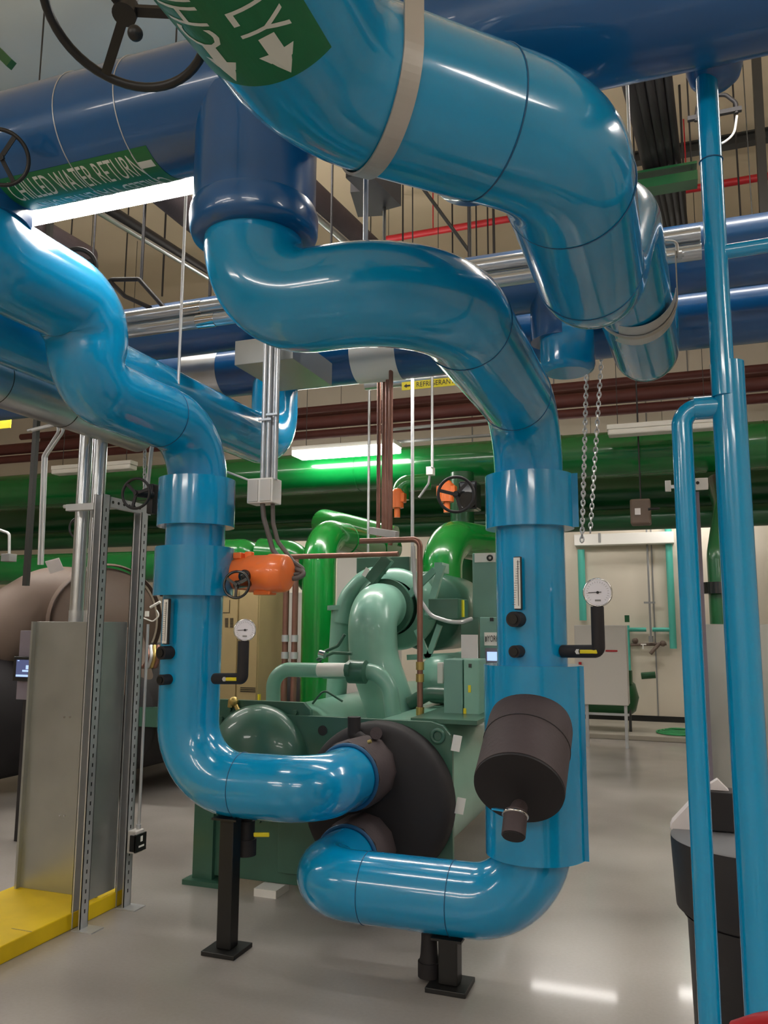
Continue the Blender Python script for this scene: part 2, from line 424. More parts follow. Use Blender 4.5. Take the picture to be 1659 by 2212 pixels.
# supply pipe above the viewer: two 45 degree bends, a rise and a far run
SR, SZ = 0.18, 2.81
P0 = V((-0.685, -2.5, SZ)); P1 = V((-0.685, 1.49, SZ)); P2 = V((-0.232, 1.943, SZ)); P3 = V((-0.232, 2.86, SZ))
P4 = V((-0.17, 3.10, 3.19)); P5 = V((-0.09, 4.95, 3.17)); P6 = V((-0.09, 4.95, 3.76))
t = thing('supply_pipe', 'big blue overhead pipe with green SUPPLY label bending over the middle', 'pipe', (-0.2, 1.975, SZ))
obj('pipe_body', MB().tube([P0, P1, P2, P3, P4, P5, P6], SR, bend=[0.34, 0.34, 0.26, 0.22, 0.3], seg=64), 'blue', t)
seam(t, P2+V((0.002, 0.2, 0)), (0, 1, 0), SR); seam(t, P3-V((0, 0.16, 0)), (0, 1, 0), SR)
dg_ = (P2-P1).normalized(); seam(t, P1+dg_*0.42, dg_, SR)
# supply label: wraps the underside facing the viewer
L1, L0 = 1.262, 0.0
lab = obj('pipe_label', MB().strip((-0.685, (L0+L1)/2, SZ), (0, 1, 0), SR+0.0006, L1-L0, 138, 232, t=0.0008, n=30), 'label_green', t)
vs, fs = text_mesh('CHILLED WATER SUPPLY', 0.132, 8)
wtext = max(v.x for v in vs)-min(v.x for v in vs); half = 0.9
mb = MB()
letters_round(mb, vs, fs, (-0.685, 0.705, SZ), (0, 1, 0), (0, 0, 1), SR+0.0022, 166, sx=half/wtext, flip=False)
letters_round(mb, vs, fs, (-0.685, 0.705, SZ), (0, 1, 0), (0, 0, 1), SR+0.0022, 204, sx=half/wtext, flip=True)
arrow = [V((0.0, 0.016, 0)), V((0.04, 0.016, 0)), V((0.04, 0.036, 0)), V((0.1, 0, 0)), V((0.04, -0.036, 0)), V((0.04, -0.016, 0)), V((0, -0.016, 0))]
arrow_f = [[0, 1, 5, 6], [1, 2, 3], [1, 3, 5], [3, 4, 5]]
for am in (166, 204): letters_round(mb, arrow, arrow_f, (-0.685, 1.15, SZ), (0, 1, 0), (0, 0, 1), SR+0.0022, am)
obj('lettering', mb, 'label_white', lab)

# strap hanger around the supply pipe
hc = P1+dg_*0.13
hn = dg_
t = thing('pipe_hanger', 'flat grey steel strap hanger wrapped under the big supply pipe', 'hanger', hc)
mb = MB().strip(hc, hn, SR+0.003, 0.045, 90, 270, t=0.006, n=40)
e = hn.cross(V((0, 0, 1))).normalized()
for s in (-1, 1): mb.bar(hc+e*(s*(SR+0.006)), hc+e*(s*(SR+0.006))+V((0, 0, 0.30)), 0.045 if False else 0.006, 0.045, up=hn)
obj('strap', mb, 'strap', t)
mb = MB(); mb.bar(hc+e*(SR+0.02)+V((0, 0, 0.30)), hc-e*(SR+0.02)+V((0, 0, 0.30)), 0.045, 0.008)
obj('cross_plate', mb, 'strap', t)
obj('hanger_rod', MB().cyl(hc+V((0, 0, 0.30)), (hc.x, hc.y, ZC), 0.009, seg=10), 'galv', t)

# clevis hanger on the far run of the supply pipe
hy = 3.95; hc = V((-0.12, hy, 3.18))
t = thing('pipe_hanger', 'silver clevis hanger and saddle holding the far end of the supply pipe', 'hanger', hc)
obj('saddle', MB().strip((hc.x, hy, hc.z), (0, 1, 0), SR+0.002, 0.26, 95, 265, t=0.003, n=40), 'galv', t)
mb = MB().strip(hc, (0, 1, 0), SR+0.008, 0.035, 90, 270, t=0.006, n=36)
for s in (-1, 1):
    mb.bar(hc+V((s*(SR+0.011), 0, 0)), hc+V((s*(SR+0.011), 0, 0.22)), 0.006, 0.035, up=(0, 1, 0))
obj('strap', mb, 'strap', t)
obj('bolt', MB().cyl(hc+V((-SR-0.05, 0, 0.2)), hc+V((SR+0.05, 0, 0.2)), 0.009, seg=10).cyl(hc+V((SR+0.02, 0, 0.2)), hc+V((SR+0.04, 0, 0.2)), 0.02, seg=6), 'galv', t)
obj('yoke', MB().tube([hc+V((-SR-0.02, 0, 0.19)), hc+V((-SR-0.02, 0, 0.27)), hc+V((0, 0, 0.31)), hc+V((SR+0.02, 0, 0.27)), hc+V((SR+0.02, 0, 0.19))], 0.008, bend=0.03, seg=8), 'strap', t)
obj('hanger_rod', MB().cyl(hc+V((0, 0, 0.3)), (hc.x, hy, ZC), 0.008, seg=8), 'galv', t)

# the middle pipe: branch from the header, S bends, drop, lower run to the chiller
PR = 0.16; PY = 3.77
ZM = 2.61
pts = [(-1.25, HY, 3.05), (-1.25, HY, ZM), (-0.63, HY, ZM), (-0.63, PY, ZM), (-0.63, PY, 0.37), (-1.70, PY, 0.37), (-1.70, 4.18, 0.37)]
t = thing('chilled_water_pipe', 'blue pipe curving from the dark branch in S bends down to the low run', 'pipe', (-0.63, PY, 0.37))
obj('pipe_body', MB().tube(pts, PR, bend=[0.30, 0.305, 0.305, 0.30, 0.24], seg=64), 'blue', t)
obj('branch_sleeve', MB().lathe((-1.25, HY, 3.3), (0, 0, -1), [(0, 0.2), (0.36, 0.2)], 64).lathe((-1.25, HY, 2.95), (0, 0, -1), [(0.0, 0.2), (0.015, 0.207), (0.04, 0.21), (0.08, 0.208), (0.105, 0.198), (0.11, 0.16)], 64), 'blue_shaded', t)
obj('valve_sleeve', sleeve_mb((-0.63, PY, 2.05), (-0.63, PY, 2.30), 0.205, 0.155), 'blue', t)
obj('strainer_sleeve', sleeve_mb((-0.63, PY, 0.60), (-0.63, PY, 1.425), 0.222, 0.155), 'blue', t)
for c, ax in (((-0.63, PY-0.33, ZM), (0, 1, 0)), ((-1.01, PY, 0.37), (1, 0, 0)), ((-1.43, PY, 0.37), (1, 0, 0)), ((-0.63, 2.55, ZM), (0, 1, 0))): seam(t, c, ax, PR)
ll = obj('longitudinal_seam', MB().box((-0.4325+0.002, PY-0.03, 2.05), (-0.4, PY-0.024, 2.30)), 'blue', t)
lp = obj('lap_seam', MB().box((-0.63+0.215, PY-0.05, 0.60), (-0.63+0.235, PY-0.044, 1.425)), 'blue', t)

# the left pipe
pts = [(-2.47, 2.2, 3.3), (-2.47, 2.2, 3.02), (-2.465, 2.85, 3.02), (-2.455, 2.85, 2.66), (-2.45, PY, 2.66), (-2.45, PY, 0.79), (-1.70, PY, 0.79), (-1.70, 4.18, 0.79)]
t = thing('chilled_water_pipe', 'left blue pipe with two collars dropping beside the galvanized posts to the chiller', 'pipe', (-2.45, PY, 0.79))
lp_bend = [0.2, 0.2, 0.15, 0.29, 0.31, 0.24]
lp_pts = fillet(pts, lp_bend)
lp_rad = [PR+0.03*min(1, max(0, (p.z-2.72)/0.22)) if p.y < 2.95 else PR for p in lp_pts]
obj('pipe_body', MB().tube(lp_pts, PR, seg=64, radii=lp_rad), 'blue', t)
obj('branch_sleeve', MB().cyl((-2.47, HY, 3.3), (-2.47, HY, 3.12), 0.205, seg=56), 'blue_shaded', t)
obj('upper_sleeve', sleeve_mb((-2.45, PY, 2.125), (-2.45, PY, 2.385), 0.208, 0.155), 'blue', t)
obj('lower_sleeve', sleeve_mb((-2.45, PY, 1.75), (-2.45, PY, 2.01), 0.212, 0.155), 'blue', t)
for c, ax in (((-2.45, PY-0.35, 2.66), (0, 1, 0)), ((-2.12, PY, 0.79), (1, 0, 0))): seam(t, c, ax, PR)

# second bank of headers further back
t = thing('header_pipe', 'upper dark blue header pipe further back crossing behind the S bend', 'pipe', (-1, 4.87, 3.76))
obj('pipe_body', MB().cyl((-8, 4.87, 3.76), (5.5, 4.87, 3.76), 0.2, seg=56), 'blue_shaded', t)
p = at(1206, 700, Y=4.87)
obj('branch_sleeve', MB().cyl((p.x, 4.87, 3.7), (p.x, 4.87, 3.34), 0.17, seg=48), 'blue_shaded', t)
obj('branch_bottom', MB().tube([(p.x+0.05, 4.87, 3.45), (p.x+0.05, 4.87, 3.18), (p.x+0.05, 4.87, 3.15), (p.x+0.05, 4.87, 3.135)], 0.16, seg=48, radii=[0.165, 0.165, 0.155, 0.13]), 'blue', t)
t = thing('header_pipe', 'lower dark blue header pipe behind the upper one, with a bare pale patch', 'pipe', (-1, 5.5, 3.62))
obj('pipe_body', MB().cyl((-8, 5.5, 3.62), (5.5, 5.5, 3.62), 0.2, seg=56), 'blue_shaded', t)
a = at(752, 800, Y=5.3).x; b = at(850, 790, Y=5.3).x
obj('pale_jacket', MB().cyl((a, 5.5, 3.62), (b, 5.5, 3.62), 0.203, seg=56), 'white', t, label='pale bare jacket section')
a = at(385, 830, Y=5.3).x; b = at(462, 820, Y=5.3).x
obj('grey_jacket', MB().cyl((a, 5.5, 3.62), (b, 5.5, 3.62), 0.203, seg=56), 'alu', t, label='grey metal jacket section')
x = at(594, 850, Y=5.5).x
t = thing('chilled_water_pipe', 'farther blue pipe passing behind the left pipe and turning up into a header', 'pipe', (x, 5.5, 3.05))
obj('pipe_body', MB().tube([(x, 1.9, 2.98), (x, 5.5, 2.98), (x, 5.5, 3.5)], 0.18, bend=0.28, seg=48), 'blue', t)
t = thing('jacketed_pipe', 'silver jacketed pipe running low behind the left blue elbow', 'pipe', (-3.2, 3.2, 2.86))
obj('pipe_body', MB().cyl((-3.25, 1.6, 2.84), (-3.25, 4.3, 2.84), 0.13, seg=40), 'alu', t)
for y in (2.4, 3.1, 3.6): obj('jacket_band', MB().ring((-3.25, y, 2.84), (0, 1, 0), 0.131, 0.002), 'steel_dark', t)
# two small aluminium pipes in front of the headers
for i, (e0, lab) in enumerate(((25.35, 'upper of two slim silver pipes behind the left elbow'), (24.3, 'lower of two slim silver pipes behind the left elbow'))):
    z = 1.6+4.2*math.tan(R(e0)); t = thing('silver_pipe', lab, 'pipe', (-2.5, 4.2, z))
    obj('pipe_body', MB().cyl((-5.5, 4.2, z), (0.2, 4.2, z), 0.042, seg=24), 'alu', t)
    x = at(400+i*30, 650, Y=4.2).x
    obj('coupling', MB().cyl((x, 4.2, z), (x+0.13, 4.2, z), 0.046, seg=24), 'chrome', t)

# ------------------------------------------------------------------ green pipes beyond
def run(name, label, mname, pts, r, bend=0.3, seg=40, cat='pipe', bands=()):
    t = thing(name, label, cat, pts[0]); obj('pipe_body', MB().tube(pts, r, bend=bend, seg=seg), mname, t)
    for c, ax in bands: obj('joint_band', MB().ring(c, ax, r+0.001, 0.006), mname, t)
    return t
run('green_header_pipe', 'big green header pipe lit by the strip light, far behind', 'green_shaded', [(-11, 9.65, 3.6), (6, 9.65, 3.6)], 0.27, 0, bands=[((x, 9.65, 3.6), (1, 0, 0)) for x in (-6, -3.8, -1.2, 1)])
run('green_header_pipe', 'second green header pipe behind and below the big one', 'green_dark', [(-11, 11.0, 3.33), (6, 11.0, 3.33)], 0.27, 0)
run('green_header_pipe', 'lowest green header pipe, over the white electrical cabinet', 'green_dark', [(-11, 10.6, 2.95), (6, 10.6, 2.95)], 0.14, 0)
run('green_pipe', 'green pipe low behind the left drop, over the brown chiller', 'green_shaded', [(-10, 8.6, 2.32), (-4.35, 8.6, 2.32)], 0.2, 0)
run('green_riser_pipe', 'bright green riser pipe beside the copper lines, bending away at top', 'green', [(-3.17, 7.0, 0.0), (-3.17, 7.0, 2.46), (-3.17, 9.0, 2.50)], 0.16, [0.3], bands=[((-3.17, 7.6, 2.47), (0, 1, 0))])
run('green_elbow_pipe', 'bright green elbow pipe turning down behind the compressor, left of the drop', 'green', [(-2.13, 7.6, 1.4), (-2.13, 7.6, 2.45), (-1.7, 9.2, 2.5)], 0.195, [0.32])
run('green_pipe', 'pair-end green pipe stub behind the orange actuator, left half', 'green', [(-5.0, 8.0, 2.4), (-4.55, 8.0, 2.4), (-4.4, 8.2, 2.25)], 0.16, [0.1])
run('green_pipe', 'pair-end green pipe behind the orange actuator, right half', 'green', [(-4.35, 8.0, 2.4), (-3.95, 8.0, 2.36), (-3.85, 8.3, 2.1)], 0.16, [0.1])
x = at(1000, 1240, Y=9.2).x
run('green_riser_pipe', 'dark green vertical pipe behind the chiller cabinets', 'green_dark', [(x, 9.2, 1.5), (x, 9.2, 3.4)], 0.14, 0)
x = at(1552, 1240, Y=8.5).x
t = run('green_riser_pipe', 'dark green vertical pipe with a flange seen between the near blue pipes', 'green_dark', [(x, 8.5, 0.0), (x, 8.5, 2.3), (x+0.1, 8.9, 2.8), (x+0.1, 10.2, 3.3)], 0.1, [0.15, 0.2])
obj('flange', MB().cyl((x, 8.5, 1.92), (x, 8.5, 2.03), 0.16, seg=32), 'black_gloss', t)
run('green_pipe', 'small green overhead dome top above the far actuator', 'green', [at(866, 1080, Y=8.8), at(866, 1046, Y=8.8), at(930, 1040, Y=8.9)], 0.1, [0.1])
run('green_pipe', 'green cross pipe behind the copper lines at compressor height', 'green', [at(850, 1168, Y=8.6), at(740, 1140, Y=8.6), at(700, 1130, Y=8.9)], 0.17, [0.2])

# ------------------------------------------------------------------ red and other ceiling pipes
z = 1.6+8.6*math.tan(R(28.1))
t = run('sprinkler_pipe', 'thin red sprinkler pipe running high under the cream ceiling', 'red', [(at(836, 510, Y=8.6).x, 8.6, z), (6, 8.6, z)], 0.04, 0, 16)
for x in (-2.5, 0.3): obj('hanger_rod', MB().cyl((x, 8.6, z), (x, 8.6, ZC), 0.008, seg=6), 'red', t)
for i, (e0, y, r) in enumerate(((15.6, 11.6, 0.10), (14.7, 11.6, 0.07), (16.6, 12.2, 0.06))):
    z = 1.6+y*math.tan(R(e0))
    run('red_main_pipe', 'dull red main pipe over the green headers, %s' % ('largest of the three', 'lowest of the three', 'highest and farthest of the three')[i], 'red_brown', [(-12, y, z), (6, y, z)], r, 0, 20)
t = thing('ceiling_beam_frame', 'dark brown steel framing above the green headers', 'beam', (-3, 12.8, 5.2))
obj('beam', MB().box((-12, 12.7, 5.15), (6, 12.9, 5.4)), 'red_brown', t)
# dark conduits, upper right
t = thing('conduit_rack', 'dark trapeze bar crossing under the overhead conduits', 'rack', at(1440, 385, Z=5.3))
a = at(1362, 402, Z=5.3); b = V((at(1506, 375, Z=5.3).x, a.y, 5.3))
obj('trapeze_bar', MB().box((a.x, a.y-0.08, 5.22), (b.x, a.y+0.08, 5.3)).box((a.x, a.y-0.08, 5.36), (b.x, a.y+0.08, 5.38)), 'green_dark', t)
a0, b0, t0_ = a, b, t
for px, r in ((1352, 0.055), (1374, 0.045), (1400, 0.04), (1420, 0.035), (1441, 0.03)):
    i = (1352, 1374, 1400, 1420, 1441).index(px)
    a = at(px, 150, Z=5.45); b = at((1433, 1442, 1455, 1467, 1479)[i], 485, Z=5.45)
    t = run('overhead_conduit', 'dark overhead conduit, %s of five from the left' % ('first', 'second', 'third', 'fourth', 'last')[i], 'iron', [a, b], r, 0, 14)
for x in (a0.x+0.04, b0.x-0.04): obj('hanger_rod', MB().cyl((x, a0.y, 5.3), (x, a0.y, ZC), 0.008, seg=6), 'iron', t0_)
# black duct-like pipe and beams seen between the pipes near the middle
def brun(name, label, mname, a, b, w, h, cat='beam'):
    t = thing(name, label, cat, (V(a)+V(b))/2); obj('bar', MB().bar(a, b, w, h), mname, t); return t
run('black_pipe', 'black insulated pipe slanting away behind the branch of the S bend', 'foam', [at(640, 395, Z=5.2), at(820, 560, Z=5.2)], 0.13, 0)
run('silver_pipe', 'slim silver pipe below the slanting black pipe', 'alu', [at(640, 430, Z=4.9), at(790, 560, Z=4.9)], 0.03, 0, 16)
brun('steel_beam', 'dark steel beam end hung by a rod right of the slanting black pipe', 'iron', at(770, 350, Z=4.6), at(845, 425, Z=4.6), 0.16, 0.18)
brun('steel_beam', 'small dark steel beam left of the hanger rod', 'iron', at(785, 400, Z=4.9), at(800, 455, Z=4.9), 0.2, 0.1)
run('black_pipe', 'black pipe slanting away under the lit strip light at left', 'foam', [at(30, 470, Z=5.0), at(190, 560, Z=5.0)], 0.12, 0)
run('black_pipe', 'dark pipe slanting away right of the lit strip light', 'iron', [at(225, 445, Z=5.6), at(500, 620, Z=5.6)], 0.055, 0, 16)
run('silver_pipe', 'slim conduit running beside the dark slanting pipe at left', 'alu', [at(190, 445, Z=5.5), at(470, 612, Z=5.5)], 0.028, 0, 12)
run('black_pipe', 'thick dark pipe slanting close left of the dark branch sleeve', 'foam', [at(330, 395, Z=5.0), at(430, 480, Z=5.0)], 0.12, 0)
run('steel_brace', 'slim grey brace slanting across under the supply pipe', 'steel_dark', [at(905, 395, Z=5.8), at(1015, 545, Z=5.2)], 0.018, 0, 10, cat='brace')
brun('wall_strut', 'dark steel strut running down at the far upper right', 'steel_dark', at(1632, 100, Y=7.0), at(1656, 560, Y=7.0), 0.07, 0.07)
# hanger rods
rods = [(305, 440, 605, 5.0), (391, 380, 660, 4.6), (199, 450, 590, 5.0), (453, 540, 640, 5.2), (152, 470, 540, 7.5), (268, 450, 640, 8.0), (350, 450, 640, 8.4), (715, 340, 560, 5.2), (870, 375, 560, 7.4), (1014, 430, 600, 6.2), (1030, 430, 600, 8.5), (1055, 430, 600, 8.2), (1068, 430, 600, 7.0), (978, 400, 600, 7.6), (1295, 180, 280, 6.0), (1482, 150, 480, 8.0), (1600, 120, 470, 7.5), (565, 1100, 1200, 8.0)]
for i, (px, y0, y1, Y) in enumerate(rods[:-1]):
    a = at(px, y1, Y=Y)
    t = thing('threaded_rod', 'thin dark threaded rod hanging straight from the ceiling', 'rod', a, 'threaded rods from the ceiling')
    obj('rod', MB().cyl((a.x, Y, a.z), (a.x, Y, ZC), 0.009 if i % 3 else 0.013, seg=6), 'iron', t)
a = at(385, 830, Y=3.95); t = thing('threaded_rod', 'bright hanging rod meeting the left pipe run just before its down elbow', 'rod', a)
obj('rod', MB().cyl(a, (a.x, a.y, ZC), 0.009, seg=8), 'galv', t)
a = at(790, 540, Y=2.75); t = thing('threaded_rod', 'grey hanger rod in front of the slanting black pipe below the strap', 'rod', (a.x, 2.3, 2.77))
a = at(789, 560, Y=2.5)
obj('rod', MB().cyl(a, (a.x, a.y, ZC), 0.009, seg=10), 'galv', t)
a = at(830, 530, Y=5.0); t = thing('threaded_rod', 'dull rod with nuts hanging right of the middle hanger rod', 'rod', a)
obj('rod', MB().cyl(a, (a.x, a.y, 5.0), 0.012, seg=8).cyl((a.x, a.y, 4.9), (a.x, a.y, 4.93), 0.03, seg=6), 'steel_dark', t)
for px, y0, y1, Y, lab in ((795, 850, 1215, 7.6, 'left of the copper lines'), (891, 840, 1300, 6.2, 'right of the copper lines')):
    a = at(px, y1, Y=Y); b = at(px-2, y0, Y=Y)
    t = thing('silver_conduit', 'thin bright vertical conduit '+lab, 'conduit', a)
    obj('tube', MB().cyl(a, (a.x, a.y, 4.6), 0.014, seg=10), 'galv', t)
    obj('hanger_rod', MB().cyl((a.x, a.y, 4.6), (a.x, a.y, ZC), 0.006, seg=6), 'iron', t)

# ------------------------------------------------------------------ copper lines
t0 = None
for i, (px, Y, px2) in enumerate(((814, 5.7, 817), (826, 5.6, 828), (836, 5.5, 836), (845, 5.4, 843))):
    a = at(px2, 1160+i*6, Y=Y); b = at(px, 745, Y=Y)
    t = thing('copper_pipe', 'vertical copper line, %s of the four from the left' % ('first', 'second', 'third', 'fourth')[i], 'pipe', a)
    obj('tube', MB().cyl(a, (a.x, Y, b.z+0.5), 0.016, seg=14), 'copper', t)
a = at(612, 1186, Y=5.6); b = at(860, 1178, Y=5.6)
run('copper_pipe', 'level copper pipe crossing in front of the bright green riser', 'copper', [(a.x, 5.6, a.z-0.18), (a.x, 5.6, 2.12), (b.x, 5.6, 2.12)], 0.02, 0.04, 14)
a = at(778, 1168, Y=5.0); b = at(907, 1165, Y=5.0); c = at(907, 1548, Y=5.0)
t = run('copper_pipe', 'copper pipe bending down in front of the compressor to the chiller shell', 'copper', [(a.x, 5.0, b.z), (b.x, 5.0, b.z), (b.x, 5.0, c.z)], 0.019, 0.05, 16)
for py, m_ in ((1440, 'brass'), (1466, 'brass'), (1538, 'brass')):
    p = at(907, py, Y=5.0); obj('coupling', MB().cyl((b.x, 5.0, p.z-0.02), (b.x, 5.0, p.z+0.03), 0.026, seg=14), m_, t)
t = thing('pipe_clamp_bar', 'perforated strut clamping the bottom of the copper lines', 'bracket', at(830, 1150, Y=5.4))
a = at(800, 1146, Y=5.4); b = at(858, 1156, Y=5.2)
obj('bar', MB().bar(a, b, 0.03, 0.05), 'galv', t)
a = at(610, 1200, Y=6.2)
for i, px in enumerate((614, 634)):
    a = at(px, 1480, Y=6.6); b = at(px+2, 1200, Y=6.6)
    t = thing('copper_pipe', 'dull vertical copper drop %s behind the gauge stem' % ('nearest the beige cabinet', 'nearest the bright green riser')[i], 'pipe', a)
    obj('tube', MB().cyl((a.x, 6.6, 0.0), (a.x, 6.6, b.z), 0.028, seg=14), 'copper', t)
    for z in (1.45, 1.3): obj('coupling', MB().cyl((a.x, 6.6, z), (a.x, 6.6, z+0.06), 0.034, seg=14), 'galv', t)

# ------------------------------------------------------------------ instruments on the drops
def nozzle(mb, c, d, r, L):
    d = V(d).normalized(); c = V(c)
    mb.cyl(c, c+d*L, r, seg=28); mb.lathe(c+d*L, d, [(0.0005, r*0.62), (0.0, r*0.6)], 24); return mb
def thermo(label, cx, z_noz, ang, top, z2):
    d = V((math.sin(R(ang)), -math.cos(R(ang)), 0)); c = V((cx, PY, z_noz))
    s = c+d*(PR-0.01)
    t = thing('thermometer', label, 'thermometer', s+d*0.06)
    obj('well', MB().cyl(s, s+d*0.075, 0.034, seg=28), 'foam_black', t)
    obj('well_end', MB().cyl(s+d*0.0755, s+d*0.085, 0.022, seg=24), 'black_gloss', t)
    side = V((0, 0, 1)).cross(d).normalized()
    base = s+d*0.05+V((0, 0, 0.035)); up = (V((0, 0, 1))+side*top).normalized()
    case = MB().obox(base+up*0.125, 0.034, 0.02, 0.235, side, -up.cross(side))
    obj('case', case, 'steel_dark', t, 0.004)
    fc = base+up*0.125+d*0.0125
    obj('scale', MB().obox(fc, 0.030, 0.004, 0.225, side, -up.cross(side)), 'white', t, 0.001)
    mk = MB()
    for k in range(19): mk.obox(fc+up*(-0.095+k*0.0105)-side*0.004+d*0.003, 0.01 if k % 3 else 0.016, 0.001, 0.0016, side, -up.cross(side))
    mk.obox(fc+side*0.006+d*0.003, 0.0025, 0.001, 0.2, side, -up.cross(side))
    obj('markings', mk, 'steel_dark', t)
    s2 = V((cx, PY, z2))+d*(PR-0.01)
    t2 = thing('test_port', label.replace('thermometer', 'small black capped test port').replace('above its', 'under the'), 'port', s2)
    obj('stub', MB().cyl(s2, s2+d*0.07, 0.027, seg=28), 'foam_black', t2)
    obj('cap', MB().cyl(s2+d*0.0705, s2+d*0.078, 0.018, seg=24), 'black_gloss', t2)
    t2['label'] = z2 and t2['label']
    return t, t2
a, b = thermo('thermometer with white scale on the right blue drop', -0.63, at(1122, 1338, Y=PY-PR).z, -11, 0.13, at(1125, 1407, Y=PY-PR).z)
a['label'] = 'slim thermometer with white scale and black well on the right blue drop'; b['label'] = 'small black capped port below the thermometer of the right drop'
a, b = thermo('thermometer left', -2.45, at(380, 1410, Y=PY-PR).z, -9, 0.07, at(380, 1468, Y=PY-PR).z)
a['label'] = 'slim thermometer with white scale and black well on the left blue drop'; b['label'] = 'small black capped port below the thermometer of the left drop'

def gauge(label, fx, fy, lx0, ly, lx1, r, Y=3.62):
    f = at(fx, fy, Y=Y); e = at(lx1, ly, Y=Y); s = at(lx0, ly, Y=Y+0.08)
    t = thing('pressure_gauge', label, 'gauge', e)
    d = (EYE-f); d.z *= 0.2; d.normalize()
    obj('case', MB().cyl(f-d*0.03, f+d*0.004, r, seg=40).ring(f+d*0.004, d, r*0.95, r*0.07, 40), 'chrome', t)
    obj('dial', MB().cyl(f+d*0.004, f+d*0.008, r*0.9, seg=40), 'gauge_face', t)
    side = V((0, 0, 1)).cross(d).normalized(); up = d.cross(side)
    mk = MB()
    for k in range(21):
        a = R(225-k*13.5); e_ = side*math.cos(a)+up*math.sin(a)
        mk.obox(f+d*0.0092+e_*r*0.72, r*0.12, 0.0012, 0.001, e_, e_.cross(d))
    mk.obox(f+d*0.0092-up*r*0.55, r*0.4, r*0.12, 0.0008, side, up)
    obj('markings', mk, 'grey_plastic', t)
    obj('needle', MB().obox(f+d*0.0102-side*r*0.2, r*0.9, r*0.05, 0.001, side+up*0.06, up).cyl(f+d*0.009, f+d*0.013, r*0.1, seg=12), 'black', t)
    b = V((e.x, e.y, e.z)); top = f-V((0, 0, r*0.98))-d*0.012
    obj('stem_insulation', MB().tube([s, b, V((b.x, b.y, top.z))], 0.028, bend=0.02, seg=24), 'foam_black', t)
    p = (s+b)/2+V((0.015, 0, 0)); n = V((0, -1, 0))
    hd = MB().obox(p+(b-s).normalized()*0.028+V((0, -0.032, 0)), 0.085, 0.012, 0.018, (b-s), (0, 1, 0))
    obj('valve_lever', hd, 'yellow_tag', t, 0.004, label='yellow lever')
    obj('lever_nut', MB().cyl(p-(b-s).normalized()*0.025+V((0, -0.026, 0)), p-(b-s).normalized()*0.025+V((0, -0.04, 0)), 0.012, seg=6), 'galv', t)
    return t
gauge('round white pressure gauge on a black stem right of the right blue drop', 1291, 1280, 1215, 1407, 1293, 0.062)
gauge('round white pressure gauge on a black stem right of the left blue drop', 529, 1361, 465, 1466, 524, 0.055)

# Y strainer body on the right drop
c0 = V((-0.625, PY-0.06, 1.20)); c1 = at(1121, 1700, Y=3.36)
d = (c1-c0).normalized()
t = thing('strainer_body', 'thick brown foam covered strainer drum leaning out of the right blue drop', 'strainer', c1)
obj('foam_jacket', MB().tube([c0, c0+d*0.03, c0+d*0.08, c1], 0.2, seg=56, radii=[0.16, 0.178, 0.184, 0.184]), 'foam', t)
obj('end_cap', MB().cyl(c1, c1+d*0.012, 0.182, seg=56), 'foam_black', t)
obj('seam_band', MB().ring(c0+d*0.2, d, 0.184, 0.003, 48, 6), 'foam_black', t)
nz = at(1112, 1775, Y=3.25)
obj('blowdown_elbow', MB().tube([c1-V((0, 0, 0.08))+d*0.0, nz+V((0, 0, 0.02)), nz-V((0, 0, 0.04))+V((0, -0.03, 0))], 0.034, bend=0.03, seg=24), 'foam', t)
e1 = at(1109, 1806, Y=3.20)
obj('blowdown_nozzle', MB().cyl(at(1114, 1755, Y=3.26), e1, 0.046, seg=32), 'foam', t)
obj('blowdown_cap', MB().cyl(e1, e1+(e1-at(1114, 1755, Y=3.26)).normalized()*0.005, 0.042, seg=32), 'foam_black', t)
obj('hose_clamp', MB().ring(at(1113, 1762, Y=3.255), (e1-at(1114, 1755, Y=3.26)), 0.047, 0.006, 32), 'chrome', t)
obj('valve_lever', MB().bar(at(1113, 1755, Y=3.22), at(1065, 1747, Y=3.26), 0.02, 0.006), 'blue', t)

# support posts under the low pipes
def post(x, y, top, w, label):
    t = thing('pipe_support', label, 'support', (x, y, 0))
    obj('post', MB().box((x-w/2, y-w/2, 0.022), (x+w/2, y+w/2, top)), 'black', t, 0.006)
    obj('base_plate', MB().box((x-0.092, y-0.092, 0), (x+0.092, y+0.092, 0.022)), 'black', t, 0.003)
    obj('saddle_plate', MB().box((x-0.07, y-0.07, top), (x+0.07, y+0.07, top+0.01)), 'black', t)
post(-2.16, 3.74, 0.632, 0.08, 'tall black square post on a floor plate under the left blue pipe')
post(-1.02, 3.74, 0.212, 0.088, 'short black square post on a floor plate under the low right pipe')
# drains
x = at(525, 1800, Y=3.82).x
t = thing('drain_valve', 'black insulated drain with yellow lever beside the tall post', 'valve', (x, 3.85, 0.4))
obj('stub', MB().cyl((x, 3.85, 0.66), (x, 3.85, 0.55), 0.035, seg=24), 'foam_black', t)
obj('jacket', MB().cyl((x, 3.85, 0.60), (x, 3.85, 0.49), 0.045, seg=28).cyl((x, 3.85, 0.51), (x, 3.85, 0.43), 0.055, seg=28), 'foam_black', t)
a = at(548, 1803, Y=3.80); b = at(582, 1803, Y=3.80)
obj('valve_lever', MB().bar(a, b, 0.012, 0.022), 'yellow_tag', t, 0.005, label='yellow lever')
a = at(927, 2030, Y=3.77); b = at(929, 2108, Y=3.77)
t = thing('drain_valve', 'black insulated drain hanging beside the short post', 'valve', (a.x, PY, b.z))
obj('stub', MB().tube([(a.x, PY, 0.3), (a.x, PY, a.z), (a.x, PY, a.z-0.06), (a.x, PY, a.z-0.09)], 0.04, seg=28, radii=[0.036, 0.036, 0.04, 0.045]), 'foam_black', t)
obj('jacket', MB().cyl((a.x, PY, a.z-0.09), (a.x, PY, b.z), 0.052, seg=28), 'foam_black', t)

